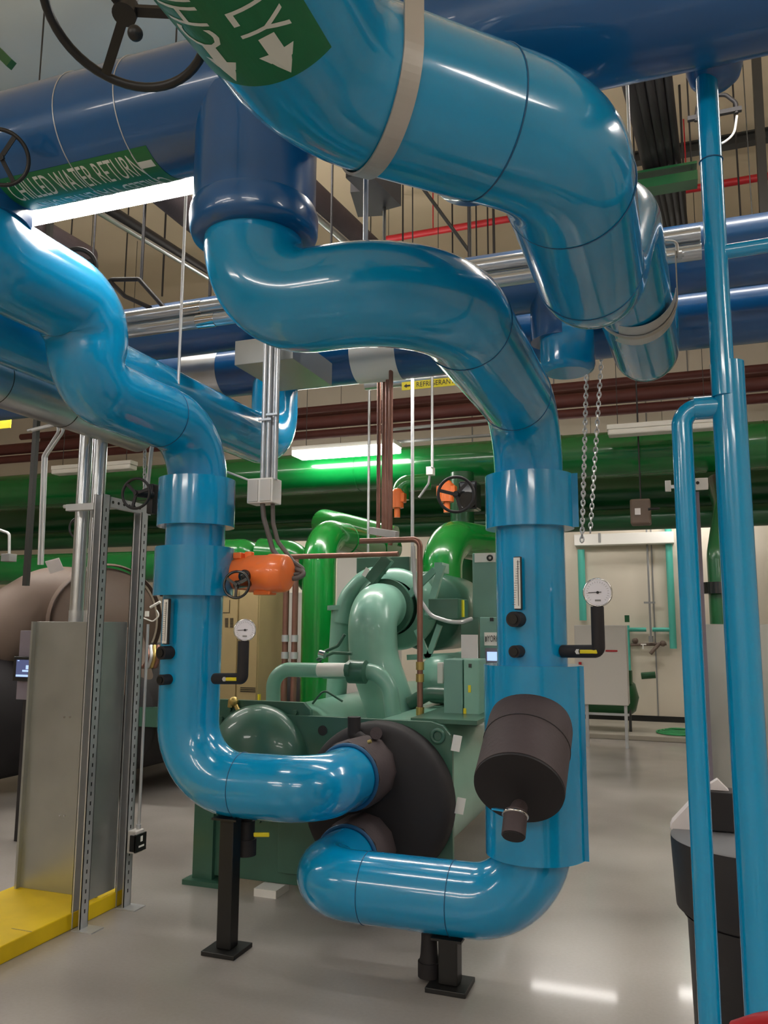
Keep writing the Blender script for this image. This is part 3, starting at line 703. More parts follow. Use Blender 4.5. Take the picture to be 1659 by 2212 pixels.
# ------------------------------------------------------------------ green chiller
CX, CZ = -1.66, 0.60
t = thing('chiller', 'green water chiller machine with black end dome behind the blue pipes', 'chiller', (-2.05, 4.6, 0))
YP = 4.60
plate = [(-2.33, YP, 0.12), (-2.33, YP, 1.05), (-1.36, YP, 1.05), (-1.29, YP, 1.03), (-1.245, YP, 0.98), (-1.235, YP, 0.90), (-1.235, YP, 0.12)]
obj('evaporator_end_plate', MB().prism(plate, (0, 0.035, 0)), 'machine_dark', t, 0.004)
obj('lifting_eye', MB().ring(at(945, 1590, Y=YP-0.005), (0, 1, 0), 0.035, 0.012, 24, 8), 'machine_dark', t)
obj('lifting_eye', MB().cyl(at(697, 1578, Y=YP), at(697, 1578, Y=YP)+V((0, -0.004, 0)), 0.03, seg=24), 'black', t)
cp = [(-2.90, YP+0.03, 0.05), (-2.90, YP+0.03, 1.125), (-2.19, YP+0.03, 1.125), (-2.14, YP+0.03, 1.08), (-2.14, YP+0.03, 0.05)]
obj('condenser_end_plate', MB().prism(cp, (0, 0.035, 0)), 'machine_dark', t, 0.004)
obj('leg', MB().box((-2.92, YP, 0.0), (-2.78, YP+0.16, 0.9)), 'machine_dark', t)
obj('foot', MB().box((-2.96, YP-0.05, 0.0), (-2.7, YP+0.2, 0.03)), 'machine_dark', t)
obj('leg', MB().box((-1.42, YP+0.04, 0.0), (-1.28, YP+0.3, 0.2)), 'machine_dark', t)
obj('evaporator_shell', MB().lathe((-1.66, YP+0.03, CZ), (0, 1, 0), [(0, 0.43), (3.2, 0.43)], 64), 'machine_green', t)
obj('condenser_shell', MB().lathe((-2.5, YP+0.06, 0.68), (0, 1, 0), [(0, 0.37), (3.2, 0.37)], 64), 'machine_green', t)
dome = [(0, 0.445), (0.10, 0.445), (0.13, 0.435), (0.15, 0.40), (0.165, 0.34), (0.18, 0.2), (0.185, 0.0)]
obj('waterbox_jacket', MB().lathe((CX, YP, CZ), (0, -1, 0), dome, 64), 'foam_black', t, label='black foam covered end dome')
cd = at(560, 1618, Y=YP)
obj('condenser_waterbox', MB().lathe((cd.x, YP+0.02, cd.z-0.06), (0, -1, 0), [(0, 0.33), (0.05, 0.33), (0.09, 0.31), (0.14, 0.25), (0.18, 0.16), (0.2, 0.0)], 56), 'machine_dark', t)
mb = MB()
for k in range(28):
    a = 2*math.pi*k/28; c = V((cd.x+0.37*math.cos(a), YP+0.03, cd.z-0.06+0.37*math.sin(a)))
    if c.z < 1.09 and -2.88 < c.x < -2.17: obj('flange_bolt', MB().cyl(c, c+V((0, -0.02, 0)), 0.016, seg=6), 'machine_dark', t)
for i, (px, py) in enumerate(((800, 1660), (775, 1818))):
    z = (0.79, 0.37)[i]
    obj('nozzle_jacket', MB().tube([(-1.70, 4.48, z), (-1.70, 4.24, z), (-1.70, 4.17, z)], 0.185, seg=12, radii=[0.19, 0.19, 0.185]), 'foam', t, label='brown foam nozzle jacket')
    obj('nozzle_ring', MB().ring((-1.70, 4.165, z), (0, 1, 0), 0.168, 0.012, 40, 8), 'seam', t)
# relief fittings on top of the dome nozzle
a = at(765, 1560, Y=4.42)
obj('vent_fitting', MB().tube([a+V((0.0, 0, 0.03)), a-V((0, 0, 0.07)), a+V((0.07, 0, -0.11))], 0.038, bend=0.03, seg=14), 'foam_black', t)
a = at(812, 1585, Y=4.4)
obj('vent_fitting', MB().cyl(a, a+V((0.02, -0.05, 0.01)), 0.034, seg=24), 'foam', t)
obj('brass_plug', MB().cyl(at(795, 1603, Y=4.2), at(802, 1601, Y=4.2), 0.01, seg=8), 'brass', t)
# shelf beam under panels
obj('panel_shelf', MB().box((-1.5, YP+0.05, 1.035), (-1.10, 6.2, 1.06)), 'machine_dark', t)
# suction elbow and compressor
sx = at(800, 1420, Y=5.7)
obj('suction_elbow', MB().tube([(-2.14, 6.35, 1.74), (-2.14, 5.68, 1.74), (-2.12, 5.68, 1.35), (-1.93, 5.68, 0.85)], 0.182, bend=[0.26, 0.6], seg=56), 'machine_green', t)
obj('suction_flange', MB().cyl((-2.14, 5.96, 1.74), (-2.14, 6.02, 1.74), 0.222, seg=56), 'machine_dark', t)
obj('volute', MB().lathe((-2.14, 6.12, 1.74), (0, 1, 0), [(0, 0.22), (0.02, 0.31), (0.16, 0.34), (0.3, 0.31), (0.34, 0.2)], 56), 'machine_green', t)
obj('volute_scroll', MB().tube([at(738, 1345, Y=6.2), at(748, 1290, Y=6.2), at(790, 1245, Y=6.2), at(840, 1238, Y=6.2)], 0.07, bend=0.25, seg=24), 'machine_green', t)
obj('discharge_pipe', MB().tube([at(738, 1310, Y=6.25), at(733, 1400, Y=6.25), at(725, 1520, Y=6.25)], 0.085, bend=0.2, seg=28).cyl(at(738, 1318, Y=6.25), at(738, 1308, Y=6.25), 0.12, seg=28), 'machine_green', t)
obj('motor', MB().lathe((-1.95, 6.45, 1.72), (0, 1, 0), [(0, 0.0), (0.0, 0.30), (0.05, 0.33), (0.9, 0.33), (0.95, 0.2)], 48), 'machine_dark', t)
obj('motor_bracket', MB().bar(at(880, 1290, Y=6.0), at(940, 1230, Y=6.0), 0.03, 0.05).bar(at(925, 1330, Y=5.9), at(955, 1220, Y=5.9), 0.05, 0.05).box(at(938, 1215, Y=5.9), at(970, 1240, Y=6.1)), 'machine_green', t)
obj('support_frame', MB().bar(at(900, 1360, Y=5.9), at(925, 1420, Y=5.9), 0.03, 0.04).bar(at(950, 1350, Y=5.9), at(925, 1420, Y=5.9), 0.03, 0.04).bar(at(880, 1420, Y=5.9), at(1000, 1415, Y=5.9), 0.03, 0.04), 'machine_green', t)
obj('top_actuator', MB().bar(at(800, 1255, Y=5.9), at(840, 1205, Y=5.9), 0.08, 0.09), 'machine_dark', t, 0.005)
obj('cable_box', MB().box(at(770, 1205, Y=6.2), at(900, 1240, Y=6.4)), 'machine_dark', t, 0.005)
obj('actuator_tag', MB().obox(at(790, 1236, Y=5.8), 0.035, 0.004, 0.07, (1, 0, -0.6), (0, 1, 0)), 'white', t)
# hot gas by-pass
z = at(650, 1447, Y=5.2).z
obj('bypass_pipe', MB().tube([at(590, 1530, Y=5.2), V((at(590, 1450, Y=5.2).x, 5.2, z)), V((at(700, 1447, Y=5.2).x, 5.2, z))], 0.05, bend=0.13, seg=28), 'machine_green', t)
q = at(700, 1447, Y=5.2)
obj('bypass_elbow', MB().tube([V((q.x, 5.2, z)), V((at(838, 1447, Y=5.2).x, 5.2, z)), V((at(852, 1560, Y=5.2).x, 5.2, 0.95))], 0.055, bend=0.17, seg=28), 'machine_green', t)
a = at(688, 1447, Y=5.1); b = at(748, 1447, Y=5.1)
obj('valve_sensor', MB().cyl(a, b, 0.046, seg=24), 'white', t, label='white cylindrical valve head')
obj('valve_hub', MB().cyl(b, b+V((0.03, 0, 0)), 0.052, seg=8).cyl(V((at(755, 1447, Y=5.15).x, 5.15, z)), V((at(790, 1447, Y=5.15).x, 5.15, z)), 0.078, seg=32), 'machine_dark', t)
obj('oil_tube', MB().tube([at(690, 1430, Y=5.5), at(700, 1408, Y=5.5), at(730, 1395, Y=5.5), at(745, 1370, Y=5.5)], 0.012, bend=0.03, seg=8), 'machine_dark', t)
obj('oil_tube', MB().tube([at(685, 1425, Y=5.4), at(720, 1410, Y=5.4), at(760, 1412, Y=5.4)], 0.012, bend=0.03, seg=8), 'machine_dark', t)
obj('oil_tube', MB().tube([at(675, 1520, Y=5.3), at(700, 1490, Y=5.3), at(740, 1515, Y=5.3)], 0.008, bend=0.05, seg=8), 'machine_dark', t)
obj('sight_glass', MB().cyl(at(690, 1412, Y=5.3), at(702, 1415, Y=5.3), 0.028, seg=14), 'chrome', t)
obj('oil_sump', MB().lathe(at(930, 1470, Y=5.7), (0.3, 1, 0), [(0, 0.0), (0.02, 0.1), (0.08, 0.17), (0.5, 0.2)], 40), 'machine_green', t)
obj('oil_pipe', MB().tube([at(885, 1520, Y=5.6), at(925, 1498, Y=5.6), at(965, 1500, Y=5.6)], 0.05, bend=0.1, seg=24), 'machine_dark', t)
# panels
def panel(a, b, y0, y1, m_, name, bev=0.006, **k):
    return obj(name, MB().box((a.x, y0, a.z), (b.x, y1, b.z)), m_, t, bev, **k)
panel(at(925, 1293, Y=5.7), at(990, 1338, Y=5.7), 5.7, 6.0, 'machine_dark', 'terminal_box')
panel(at(990, 1296, Y=5.8), at(1000, 1338, Y=5.8), 5.8, 5.85, 'yellow_tag', 'warning_strip', 0)
pn = panel(at(1020, 1195, Y=6.0), at(1110, 1340, Y=6.0), 6.0, 6.5, 'machine_panel', 'starter_cabinet')
obj('header_plate', MB().box(at(1025, 1195, Y=5.99), at(1110, 1213, Y=5.99)+V((0, 0.01, 0))), 'white', pn)
obj('knob', MB().ring(at(1058, 1205, Y=5.98), (0, 1, 0), 0.018, 0.007, 20, 6), 'black', pn)
pn = panel(at(1036, 1333, Y=5.55), at(1130, 1560, Y=5.55), 5.55, 5.95, 'machine_panel', 'control_panel')
obj('panel_side', MB().box(at(996, 1333, Y=5.75), at(1036, 1560, Y=5.75)+V((0, 0.2, 0))), 'machine_dark', pn)
pl = obj('name_plate', MB().box(at(1046, 1366, Y=5.545), at(1102, 1395, Y=5.545)+V((0, 0.006, 0))), 'white', pn)
c = (at(1046, 1366, Y=5.54)+at(1102, 1395, Y=5.54))/2; mb = MB(); c = V((at(1065, 1380, Y=5.54).x, c.y, c.z)); letters_flat(mb, 'YORK', 0.062, c, (1, 0, 0), (0, 0, 1), 0.48)
mb.obox(c+V((-0.052, -0.001, -0.002)), 0.006, 0.001, 0.036).obox(c+V((-0.043, -0.001, 0.0)), 0.004, 0.001, 0.032)
obj('lettering', mb, 'black', pl)
obj('display', MB().box(at(1048, 1400, Y=5.545), at(1102, 1432, Y=5.545)+V((0, 0.006, 0))), 'purple_grey', pn)
obj('screen', MB().box(at(1052, 1408, Y=5.54), at(1098, 1428, Y=5.54)+V((0, 0.006, 0))), 'screen', pn)
obj('lock', MB().box(at(1058, 1334, Y=5.545), at(1066, 1342, Y=5.545)+V((0, 0.006, 0))), 'black', pn)
pn = panel(at(958, 1424, Y=5.0), at(1000, 1558, Y=5.0), 5.0, 5.25, 'machine_panel', 'side_cabinet')
p2 = panel(at(1001, 1424, Y=5.0), at(1036, 1558, Y=5.0), 5.0, 5.2, 'machine_green', 'side_cabinet_door')
obj('yellow_sticker', MB().box(at(1011, 1480, Y=4.995), at(1017, 1496, Y=4.995)+V((0, 0.004, 0))), 'yellow_tag', p2)
obj('yellow_sticker', MB().box(at(1001, 1530, Y=4.995), at(1007, 1545, Y=4.995)+V((0, 0.004, 0))), 'yellow_tag', p2)
obj('white_sticker', MB().box(at(1001, 1544, Y=4.994), at(1011, 1560, Y=4.994)+V((0, 0.004, 0))), 'white', p2)
obj('latch', MB().box(at(1012, 1434, Y=4.99), at(1018, 1442, Y=4.99)+V((0, 0.008, 0))), 'steel_dark', p2)
panel(at(996, 1371, Y=5.4), at(1032, 1470, Y=5.4), 5.4, 5.42, 'paper', 'notice_sheet', 0)
panel(at(944, 1431, Y=5.2), at(957, 1477, Y=5.2), 5.2, 5.25, 'white', 'small_white_box')
a = at(902, 1290, Y=5.0); b = at(935, 1345, Y=5.1); c = at(985, 1348, Y=5.3); e = at(1018, 1337, Y=5.5)
obj('flexible_conduit', MB().tube([at(893, 1180, Y=5.4), at(897, 1280, Y=5.4), at(930, 1330, Y=5.4), c, e], 0.014, bend=0.12, seg=12), 'galv', t)
for i, (px, py) in enumerate(((975, 1605), (983, 1740))):
    a = at(px, py, Y=4.58)
    obj('paper_tag', MB().obox(a+V((0.03, 0, 0)), 0.05, 0.003, 0.09, (1, 0.4, -0.2), (0, 1, 0)), 'white', t)
obj('floor_block', MB().box(at(548, 1936, Z=0.0), at(605, 1936, Z=0.0)+V((0, 0.12, 0.045))), 'white', t)
obj('relief_fitting', MB().tube([at(500, 1512, Y=4.65), at(510, 1525, Y=4.6), at(520, 1545, Y=4.58)], 0.014, bend=0.02, seg=10).ball(at(505, 1515, Y=4.6), 0.03).cyl(at(500, 1510, Y=4.6), at(498, 1528, Y=4.6), 0.02, seg=10), 'brass', t)

# ------------------------------------------------------------------ orange actuators
def handwheel_mb(c, n, r, t_, spokes=3, rot=0.0, hub=0.12, dish=0.0):
    c = V(c); n = V(n).normalized(); d, u, w = frame(n)
    rim = MB().ring(c, n, r, t_, 48, 10)
    sp = []
    for k in range(spokes):
        a = rot+2*math.pi*k/spokes; e = u*math.cos(a)+w*math.sin(a)
        sp.append(MB().bar(c+e*r*0.06-n*dish, c+e*(r-t_*0.5), t_*2.0, t_*1.2, up=n))
    hb = MB().cyl(c-n*(dish+t_*1.5), c-n*(dish-t_*1.8), r*hub, seg=20)
    return rim, sp, hb
def handwheel(parent, c, n, r, t_, m_='black_gloss', **k):
    rim, sp, hb = handwheel_mb(c, n, r, t_, **k)
    w = obj('handwheel', rim, m_, parent)
    for s in sp: obj('spoke', s, m_, w)
    obj('hub', hb, m_, w); return w
a = at(520, 1240, Y=3.86); b = at(590, 1240, Y=3.86)
t = thing('valve_actuator', 'bright orange motor actuator with small black handwheel right of the left drop', 'actuator', (a.x, 3.86, a.z))
obj('housing', MB().lathe((a.x-0.05, 3.86, a.z), (1, 0, 0), [(0, 0), (0.0, 0.07), (0.02, 0.085), (0.10, 0.09), (0.11, 0.10), (0.23, 0.10)], 40), 'orange', t)
obj('motor_cover', MB().lathe((a.x+0.181, 3.86, a.z), (1, 0, 0), [(0, 0.105), (0.02, 0.105), (0.09, 0.10), (0.105, 0.085), (0.11, 0.0)], 40), 'orange', t)
obj('top_lugs', MB().box((a.x-0.03, 3.82, a.z+0.08), (a.x+0.02, 3.9, a.z+0.115)).box((a.x+0.03, 3.84, a.z+0.085), (a.x+0.07, 3.88, a.z+0.12)).box((a.x+0.1, 3.82, a.z-0.115), (a.x+0.2, 3.9, a.z-0.09)), 'orange', t, 0.006)
obj('mount_neck', MB().cyl((a.x-0.05, 3.86, a.z), (-2.26, 3.84, a.z), 0.06, seg=24), 'black_gloss', t)
wc = at(511, 1263, Y=3.66)
obj('drive_neck', MB().cyl(wc, (wc.x, 3.82, wc.z+0.02), 0.022, seg=16).ball((wc.x-0.01, 3.76, wc.z+0.05), 0.035), 'black_gloss', t)
handwheel(t, wc, (0.15, -1, 0.05), 0.068, 0.007, rot=0.5)
for i, (px, py, w, h, Y, lb_) in enumerate(((858, 1077, 30, 44, 8.7, 'far orange actuator just right of the copper lines'), (965, 1062, 40, 40, 8.0, 'far orange actuator left of the black handwheel'))):
    a = at(px, py, Y=Y); t = thing('valve_actuator', lb_, 'actuator', a)
    obj('housing', MB().cyl(a-V((0, 0, 0.11)), a+V((0, 0, 0.08)), 0.075, seg=24), 'orange', t)
    obj('motor_cover', MB().tube([a+V((0, 0, 0.08)), a+V((0, 0, 0.11)), a+V((0, 0, 0.12))], 0.06, seg=24, radii=[0.06, 0.05, 0.02]).box(a+V((-0.1, -0.05, -0.05)), a+V((0.1, 0.05, 0.06))), 'orange', t, 0.01)
    obj('stem', MB().cyl(a-V((0, 0, 0.11)), a-V((0, 0, 0.22)), 0.035, seg=16), 'orange', t)
a = at(985, 1072, Y=5.6); t = thing('gear_operator', 'black handwheel gear operator just left of the right collar', 'valve', a)
handwheel(t, at(985, 1068, Y=5.45), (0.25, -1, 0.0), 0.125, 0.011, 'iron', rot=0.8)
obj('gear_box', MB().box(at(990, 1040, Y=5.6), at(1040, 1105, Y=5.75)).cyl(at(985, 1068, Y=5.45), at(1000, 1068, Y=5.6), 0.025, seg=12).cyl(at(1010, 1080, Y=5.5), at(1010, 1080, Y=5.6), 0.06, seg=20), 'black_gloss', t, 0.012)
a = at(172, 1140, Y=6.0); t = thing('gear_operator', 'small far handwheel above the brown chiller beside the bent conduits', 'valve', a)
handwheel(t, a, (0.2, -1, 0.0), 0.10, 0.009, 'iron', rot=0.2)
obj('stem', MB().cyl(a, a+V((0.03, 0.25, 0)), 0.02, seg=10), 'iron', t)
t = thing('pipe_saddle', 'small grey hanging saddle at the left edge over the brown chiller', 'hanger', at(18, 1210, Y=6.0))
obj('plate', MB().box(at(2, 1196, Y=6.0), at(36, 1214, Y=6.1)), 'grey_plastic', t, 0.004)
obj('hanger_rod', MB().tube([at(20, 1196, Y=6.05), at(20, 1152, Y=6.05), at(0, 1145, Y=6.05), at(-30, 1145, Y=6.05)], 0.014, bend=0.04, seg=8), 'galv', t)
a = at(296, 1066, Y=3.8); t = thing('gear_operator', 'black handwheel gear operator left of the upper left collar', 'valve', a)
handwheel(t, at(294, 1066, Y=3.7), (0.1, -1, 0.0), 0.084, 0.008, 'iron', rot=0.3)
obj('gear_box', MB().cyl(at(293, 1066, Y=3.7), at(330, 1070, Y=3.8), 0.02, seg=12).box(at(318, 1045, Y=3.8), at(342, 1112, Y=3.86)), 'iron', t, 0.008)
# chain wheel top left
wc = V((-1.24, 1.50, 3.10)); t = thing('chain_wheel', 'large black three spoke handwheel over the lettered header, top left', 'wheel', wc)
handwheel(t, at(272, 22, Y=1.49), (0.08, -0.38, -0.92), 0.2, 0.012, 'black', spokes=3, rot=1.95, hub=0.15)
a = at(272, 22, Y=1.49); obj('stem', MB().cyl(a+V((0, 0, 0.0)), a+V((-0.03, 0.2, 0.45)), 0.016, seg=12), 'black', t)
obj('stem_nut', MB().ball(at(292, 72, Y=1.42), 0.018), 'black', t)
t = thing('chain_wheel', 'black valve wheel cut by the left edge beside the header lettering', 'wheel', at(5, 340, Y=1.9))
handwheel(t, at(2, 340, Y=1.95), (0.5, -0.8, -0.4), 0.088, 0.007, 'black', rot=1.0)
t = thing('handwheel_valve', 'dark valve wheel rim poking above the upper left elbow', 'wheel', at(180, 560, Y=4.0))
handwheel(t, at(172, 570, Y=4.0), (0.7, -0.7, 0.0), 0.10, 0.016, 'black', rot=0.4)
t = thing('valve_yoke', 'dark bent valve yoke above the slim silver pipes', 'bracket', at(290, 620, Y=4.6))
obj('frame', MB().tube([at(232, 612, Y=4.6), at(240, 604, Y=4.6), at(300, 603, Y=4.6), at(355, 665, Y=4.6)], 0.016, bend=0.04, seg=10).tube([at(240, 610, Y=4.6), at(270, 640, Y=4.6), at(325, 665, Y=4.6)], 0.016, bend=0.05, seg=10), 'iron', t)
t = thing('valve_yoke', 'dark ring hanger high right behind the near thin pipe', 'bracket', at(1560, 250, Y=5.5))
c = at(1540, 205, Y=5.5); obj('hanger_rod', MB().cyl(c, (c.x, c.y, ZC), 0.008, seg=6), 'iron', t)
obj('frame', MB().bar(at(1485, 258, Y=5.5), at(1602, 235, Y=5.5), 0.03, 0.03).tube([at(1503, 262, Y=5.5), at(1508, 225, Y=5.5), at(1540, 205, Y=5.5), at(1568, 205, Y=5.5), at(1590, 222, Y=5.5), at(1591, 245, Y=5.5)], 0.014, bend=0.05, seg=8), 'iron', t)
obj('white_hoop', MB().tube([at(1592, 250, Y=5.5), at(1586, 290, Y=5.5), at(1555, 315, Y=5.5), at(1520, 310, Y=5.5)], 0.008, bend=0.1, seg=8), 'white', t)
t = thing('duct_bracket', 'dark green bracket at the left edge over the lettered header', 'bracket', at(10, 125, Y=2.6))
obj('bar', MB().bar(at(-20, 95, Y=2.6), at(25, 140, Y=2.6), 0.03, 0.04), 'green_dark', t)

# ------------------------------------------------------------------ chains
def chain(label, a, b, sag=0.0, link=0.032, r=0.0048, parent=None):
    a, b = V(a), V(b); L = (b-a).length; n = int(L/(link*0.72)); mb = MB(); d = (b-a).normalized()
    _, u, w = frame(d)
    for i in range(n):
        c = a+(b-a)*((i+0.5)/n); s = u if i % 2 else w; pts = []
        for k in range(9):
            an = 2*math.pi*k/8; pts.append(c+d*(math.sin(an)*link/2)+s*(math.cos(an)*link*0.28))
        mb.tube(pts, r, seg=5, caps=False)
    t = thing('hand_chain', label, 'chain', b); obj('links', mb, 'galv', t); return t
chain('bright hand chain hanging right of the right blue drop', at(1267, 812, Y=4.4), at(1257, 1170, Y=4.4), link=0.034)
chain('duller slack hand chain hanging just right of the bright one', at(1302, 730, Y=5.6), at(1275, 1150, Y=5.6), link=0.045)
chain('short hand chain hanging between the silver conduits and the left drop', at(313, 940, Y=4.3), at(312, 1062, Y=4.3), link=0.034)
a = at(330, 950, Y=4.4)
run('silver_conduit', 'short curved silver conduit beside the short hand chain', 'galv', [at(340, 948, Y=4.4), at(328, 965, Y=4.4), at(318, 1060, Y=4.4)], 0.014, 0.05, 10, cat='conduit')

# ------------------------------------------------------------------ junction box with conduits
Y = 3.95
t = thing('junction_box', 'white junction box on hanging conduits right of the upper left collar', 'box', at(572, 1062, Y=Y))
a = at(540, 1036, Y=Y); b = at(604, 1086, Y=Y)
obj('case', MB().box((a.x, Y-0.03, a.z), (b.x-0.03, Y+0.08, b.z)), 'white', t, 0.005)
obj('case_door', MB().box((a.x+0.01, Y-0.036, a.z-0.01), (a.x+0.07, Y-0.031, b.z+0.01)).box((a.x+0.085, Y-0.036, a.z-0.01), (b.x-0.04, Y-0.031, b.z+0.01)), 'grey_box', t)
for px in (566, 577, 593):
    p = at(px, 1036, Y=Y-0.005)
    obj('conduit', MB().cyl((p.x, Y, p.z), (p.x, Y, 3.4), 0.014, seg=12), 'galv', t)
p = at(585, 1036, Y=Y).x
obj('strut_channel', MB().box((p-0.018, Y+0.012, 2.4), (p+0.018, Y+0.04, 3.3)), 'galv', t)
for py in (895, 905):
    q = at(578, py, Y=Y-0.03); obj('clamp', MB().box((q.x-0.06 if py == 905 else q.x-0.01, Y-0.03, q.z-0.006), (q.x+0.02 if py == 905 else q.x+0.06, Y-0.016, q.z+0.006)), 'galv', t)
t2 = thing('flexible_conduit', 'grey flexible conduits looping from the junction box to the orange actuator', 'conduit', at(600, 1150, Y=Y))
obj('conduit', MB().tube([at(567, 1086, Y=Y), at(570, 1120, Y=Y), at(590, 1190, Y=Y), at(625, 1225, Y=Y), at(663, 1238, Y=Y), at(640, 1250, Y=3.92), at(612, 1248, Y=3.9)], 0.014, bend=0.06, seg=12), 'whip_grey', t2)
obj('conduit', MB().tube([at(589, 1086, Y=Y+0.02), at(590, 1130, Y=Y+0.02), at(600, 1170, Y=Y+0.02), at(635, 1215, Y=Y+0.02), at(660, 1232, Y=Y+0.02), at(640, 1242, Y=3.94), at(612, 1238, Y=3.9)], 0.012, bend=0.06, seg=12), 'whip_grey', t2)
obj('arm_rod', MB().cyl(at(487, 1018, Y=Y), at(545, 1040, Y=Y), 0.006, seg=8), 'white', t2)
a = at(508, 735, Y=4.05); b = at(632, 788, Y=4.05)
t = thing('galvanized_box', 'galvanized sheet metal trough box above the junction box conduits', 'box', a)
zb = at(508, 789, Y=4.05).z
obj('case', MB().box((a.x, 4.05, zb), (b.x, 4.62, zb+0.15)), 'galv_sheet', t, 0.003)
t = thing('junction_box', 'tiny white junction box on a conduit left of the black handwheel', 'box', at(930, 1019, Y=7.0))
obj('case', MB().box(at(920, 1008, Y=7.0), at(940, 1028, Y=7.08)), 'white', t, 0.004)
obj('conduit', MB().cyl(at(934, 1010, Y=7.0), V((at(934, 1010, Y=7.0).x, 7.0, 4.6)), 0.013, seg=10), 'galv', t)
obj('whip', MB().tube([at(928, 1028, Y=7.0), at(926, 1045, Y=7.0), at(905, 1075, Y=7.0)], 0.012, bend=0.06, seg=8), 'grey_plastic', t)
# refrigerant sign
a = at(868, 826, Y=7.1); b = at(992, 838, Y=7.1)
t = thing('pipe_sign', 'yellow REFRIGERANT pipe marker with arrow under the S bend', 'sign', a)
zc_ = at(905, 831, Y=7.1).z
pl = obj('plate', MB().box((a.x, 7.1, zc_-0.04), (b.x, 7.106, zc_+0.04)), 'yellow_tag', t)
mb = MB(); letters_flat(mb, 'REFRIGERANT', 0.07, ((a.x+b.x)/2+0.05, 7.098, zc_), (1, 0, 0), (0, 0, 1), 0.85)
mb.add([V((a.x+0.02, 7.097, zc_)), V((a.x+0.05, 7.097, zc_+0.02)), V((a.x+0.05, 7.097, zc_-0.02)), V((a.x+0.05, 7.097, zc_+0.008)), V((a.x+0.085, 7.097, zc_+0.008)), V((a.x+0.085, 7.097, zc_-0.008)), V((a.x+0.05, 7.097, zc_-0.008))], [(0, 1, 2), (3, 4, 5, 6)], False)
obj('lettering', mb, 'black', pl)
run('silver_pipe', 'slim grey pipe carrying the yellow pipe marker', 'alu', [(a.x-0.4, 7.17, zc_+0.07), (b.x+1.2, 7.17, zc_+0.07)], 0.05, 0, 16)
obj('hanger_rod', MB().cyl((b.x+0.9, 7.17, zc_+0.07), (b.x+0.9, 7.17, ZC), 0.007, seg=6), 'iron', COL.objects['silver_pipe.004'] if 'silver_pipe.004' in COL.objects else None)
run('silver_conduit', 'slim conduit crossing level behind the copper lines, upper one', 'grey_plastic', [at(846, 928, Y=9.3), at(1060, 908, Y=9.0)], 0.02, 0, 8, cat='conduit')
run('silver_conduit', 'slim conduit crossing level behind the copper lines, lower one', 'grey_plastic', [at(846, 955, Y=9.3), at(1060, 940, Y=9.0)], 0.02, 0, 8, cat='conduit')
a = at(20, 912, Y=6.0); t = thing('pipe_sign', 'small yellow pipe marker at the left edge above the silver jacket', 'sign', a)
obj('plate', MB().box(at(-10, 906, Y=6.0), at(22, 924, Y=6.0)+V((0, 0.01, 0))), 'yellow_tag', t)

# ------------------------------------------------------------------ galvanized enclosure at left
t = thing('painted_curb', 'bright yellow painted low platform on the floor at lower left', 'platform', (-3.35, 3.0, 0))
obj('slab', MB().box((-3.70, 1.0, 0.0), (-3.075, 4.12, 0.085)), 'yellow', t, 0.006)
obj('joint', MB().box((-3.2, 3.41, 0.0855), (-3.0745, 3.414, 0.087)), 'beige', t)
def channel(mb, x, y, z0, z1, w=0.045, open_dir='-y', t_=0.004):
    mb.box((x-w/2, y-w/2, z0), (x-w/2+t_, y+w/2, z1)); mb.box((x+w/2-t_, y-w/2, z0), (x+w/2, y+w/2, z1))
    mb.box((x-w/2, y+w/2-t_, z0), (x+w/2, y+w/2, z1)); mb.box((x-w/2, y-w/2, z0), (x-w/2+0.012, y-w/2+t_, z1)); mb.box((x+w/2-0.012, y-w/2, z0), (x+w/2, y-w/2+t_, z1))
    return mb
def slots(mb, x, y, z0, z1, step=0.05):
    z = z0+0.03
    while z < z1-0.04: mb.box((x, y-0.004, z), (x+0.001, y+0.004, z+0.02)); z += step
    return mb
t = thing('strut_post', 'nearer galvanized strut post standing at the yellow platform edge', 'post', (-3.04, 3.73, 0))
obj('channel', channel(MB(), -3.05, 3.73, 0.004, 2.33, w=0.062), 'galv', t)
obj('slots', slots(MB(), -3.019, 3.73, 0.05, 2.3), 'black', t)
obj('foot_plate', MB().box((-3.06, 3.68, 0.0), (-2.93, 3.78, 0.006)), 'galv', t)
t = thing('strut_post', 'farther galvanized strut post with the small switch box', 'post', (-3.04, 4.09, 0))
obj('channel', channel(MB(), -3.05, 4.09, 0.004, 2.27, w=0.062), 'galv', t)
obj('slots', slots(MB(), -3.019, 4.09, 0.05, 2.25), 'black', t)
obj('foot_plate', MB().box((-3.06, 4.04, 0.0), (-2.93, 4.14, 0.006)), 'galv', t)
t = thing('strut_rail', 'perforated galvanized rail joining the tops of the two posts', 'rail', (-3.06, 3.9, 2.3))
obj('bar', MB().box((-3.06, 3.755, 2.265), (-3.03, 4.16, 2.325)), 'galv', t)
mb = MB()
for k in range(6): mb.cyl((-3.0305, 3.80+k*0.05, 2.295), (-3.0285, 3.80+k*0.05, 2.295), 0.009, seg=12)
obj('holes', mb, 'black', t)
obj('clamp_bar', MB().box((-3.42, 3.86, 2.27), (-3.06, 3.90, 2.31)).cyl((-3.42, 3.88, 2.3), (-3.45, 3.88, 2.3), 0.012, seg=8), 'galv', t)
t = thing('galvanized_enclosure', 'tall galvanized sheet panel standing on the yellow platform', 'panel', (-3.36, 3.92, 0.085))
obj('sheet', MB().box((-3.655, 3.93, 0.085), (-3.11, 3.945, 1.612)), 'galv_sheet', t, 0.002)
obj('edge_flange', MB().box((-3.66, 3.90, 0.085), (-3.645, 3.93, 1.612)), 'galv_sheet', t)
mb = MB()
for px, py in ((140, 1549), (152, 1549), (130, 1762), (140, 1762)):
    c = at(px, py, Y=3.93); mb.cyl(c, c+V((0, -0.006, 0)), 0.006, seg=8)
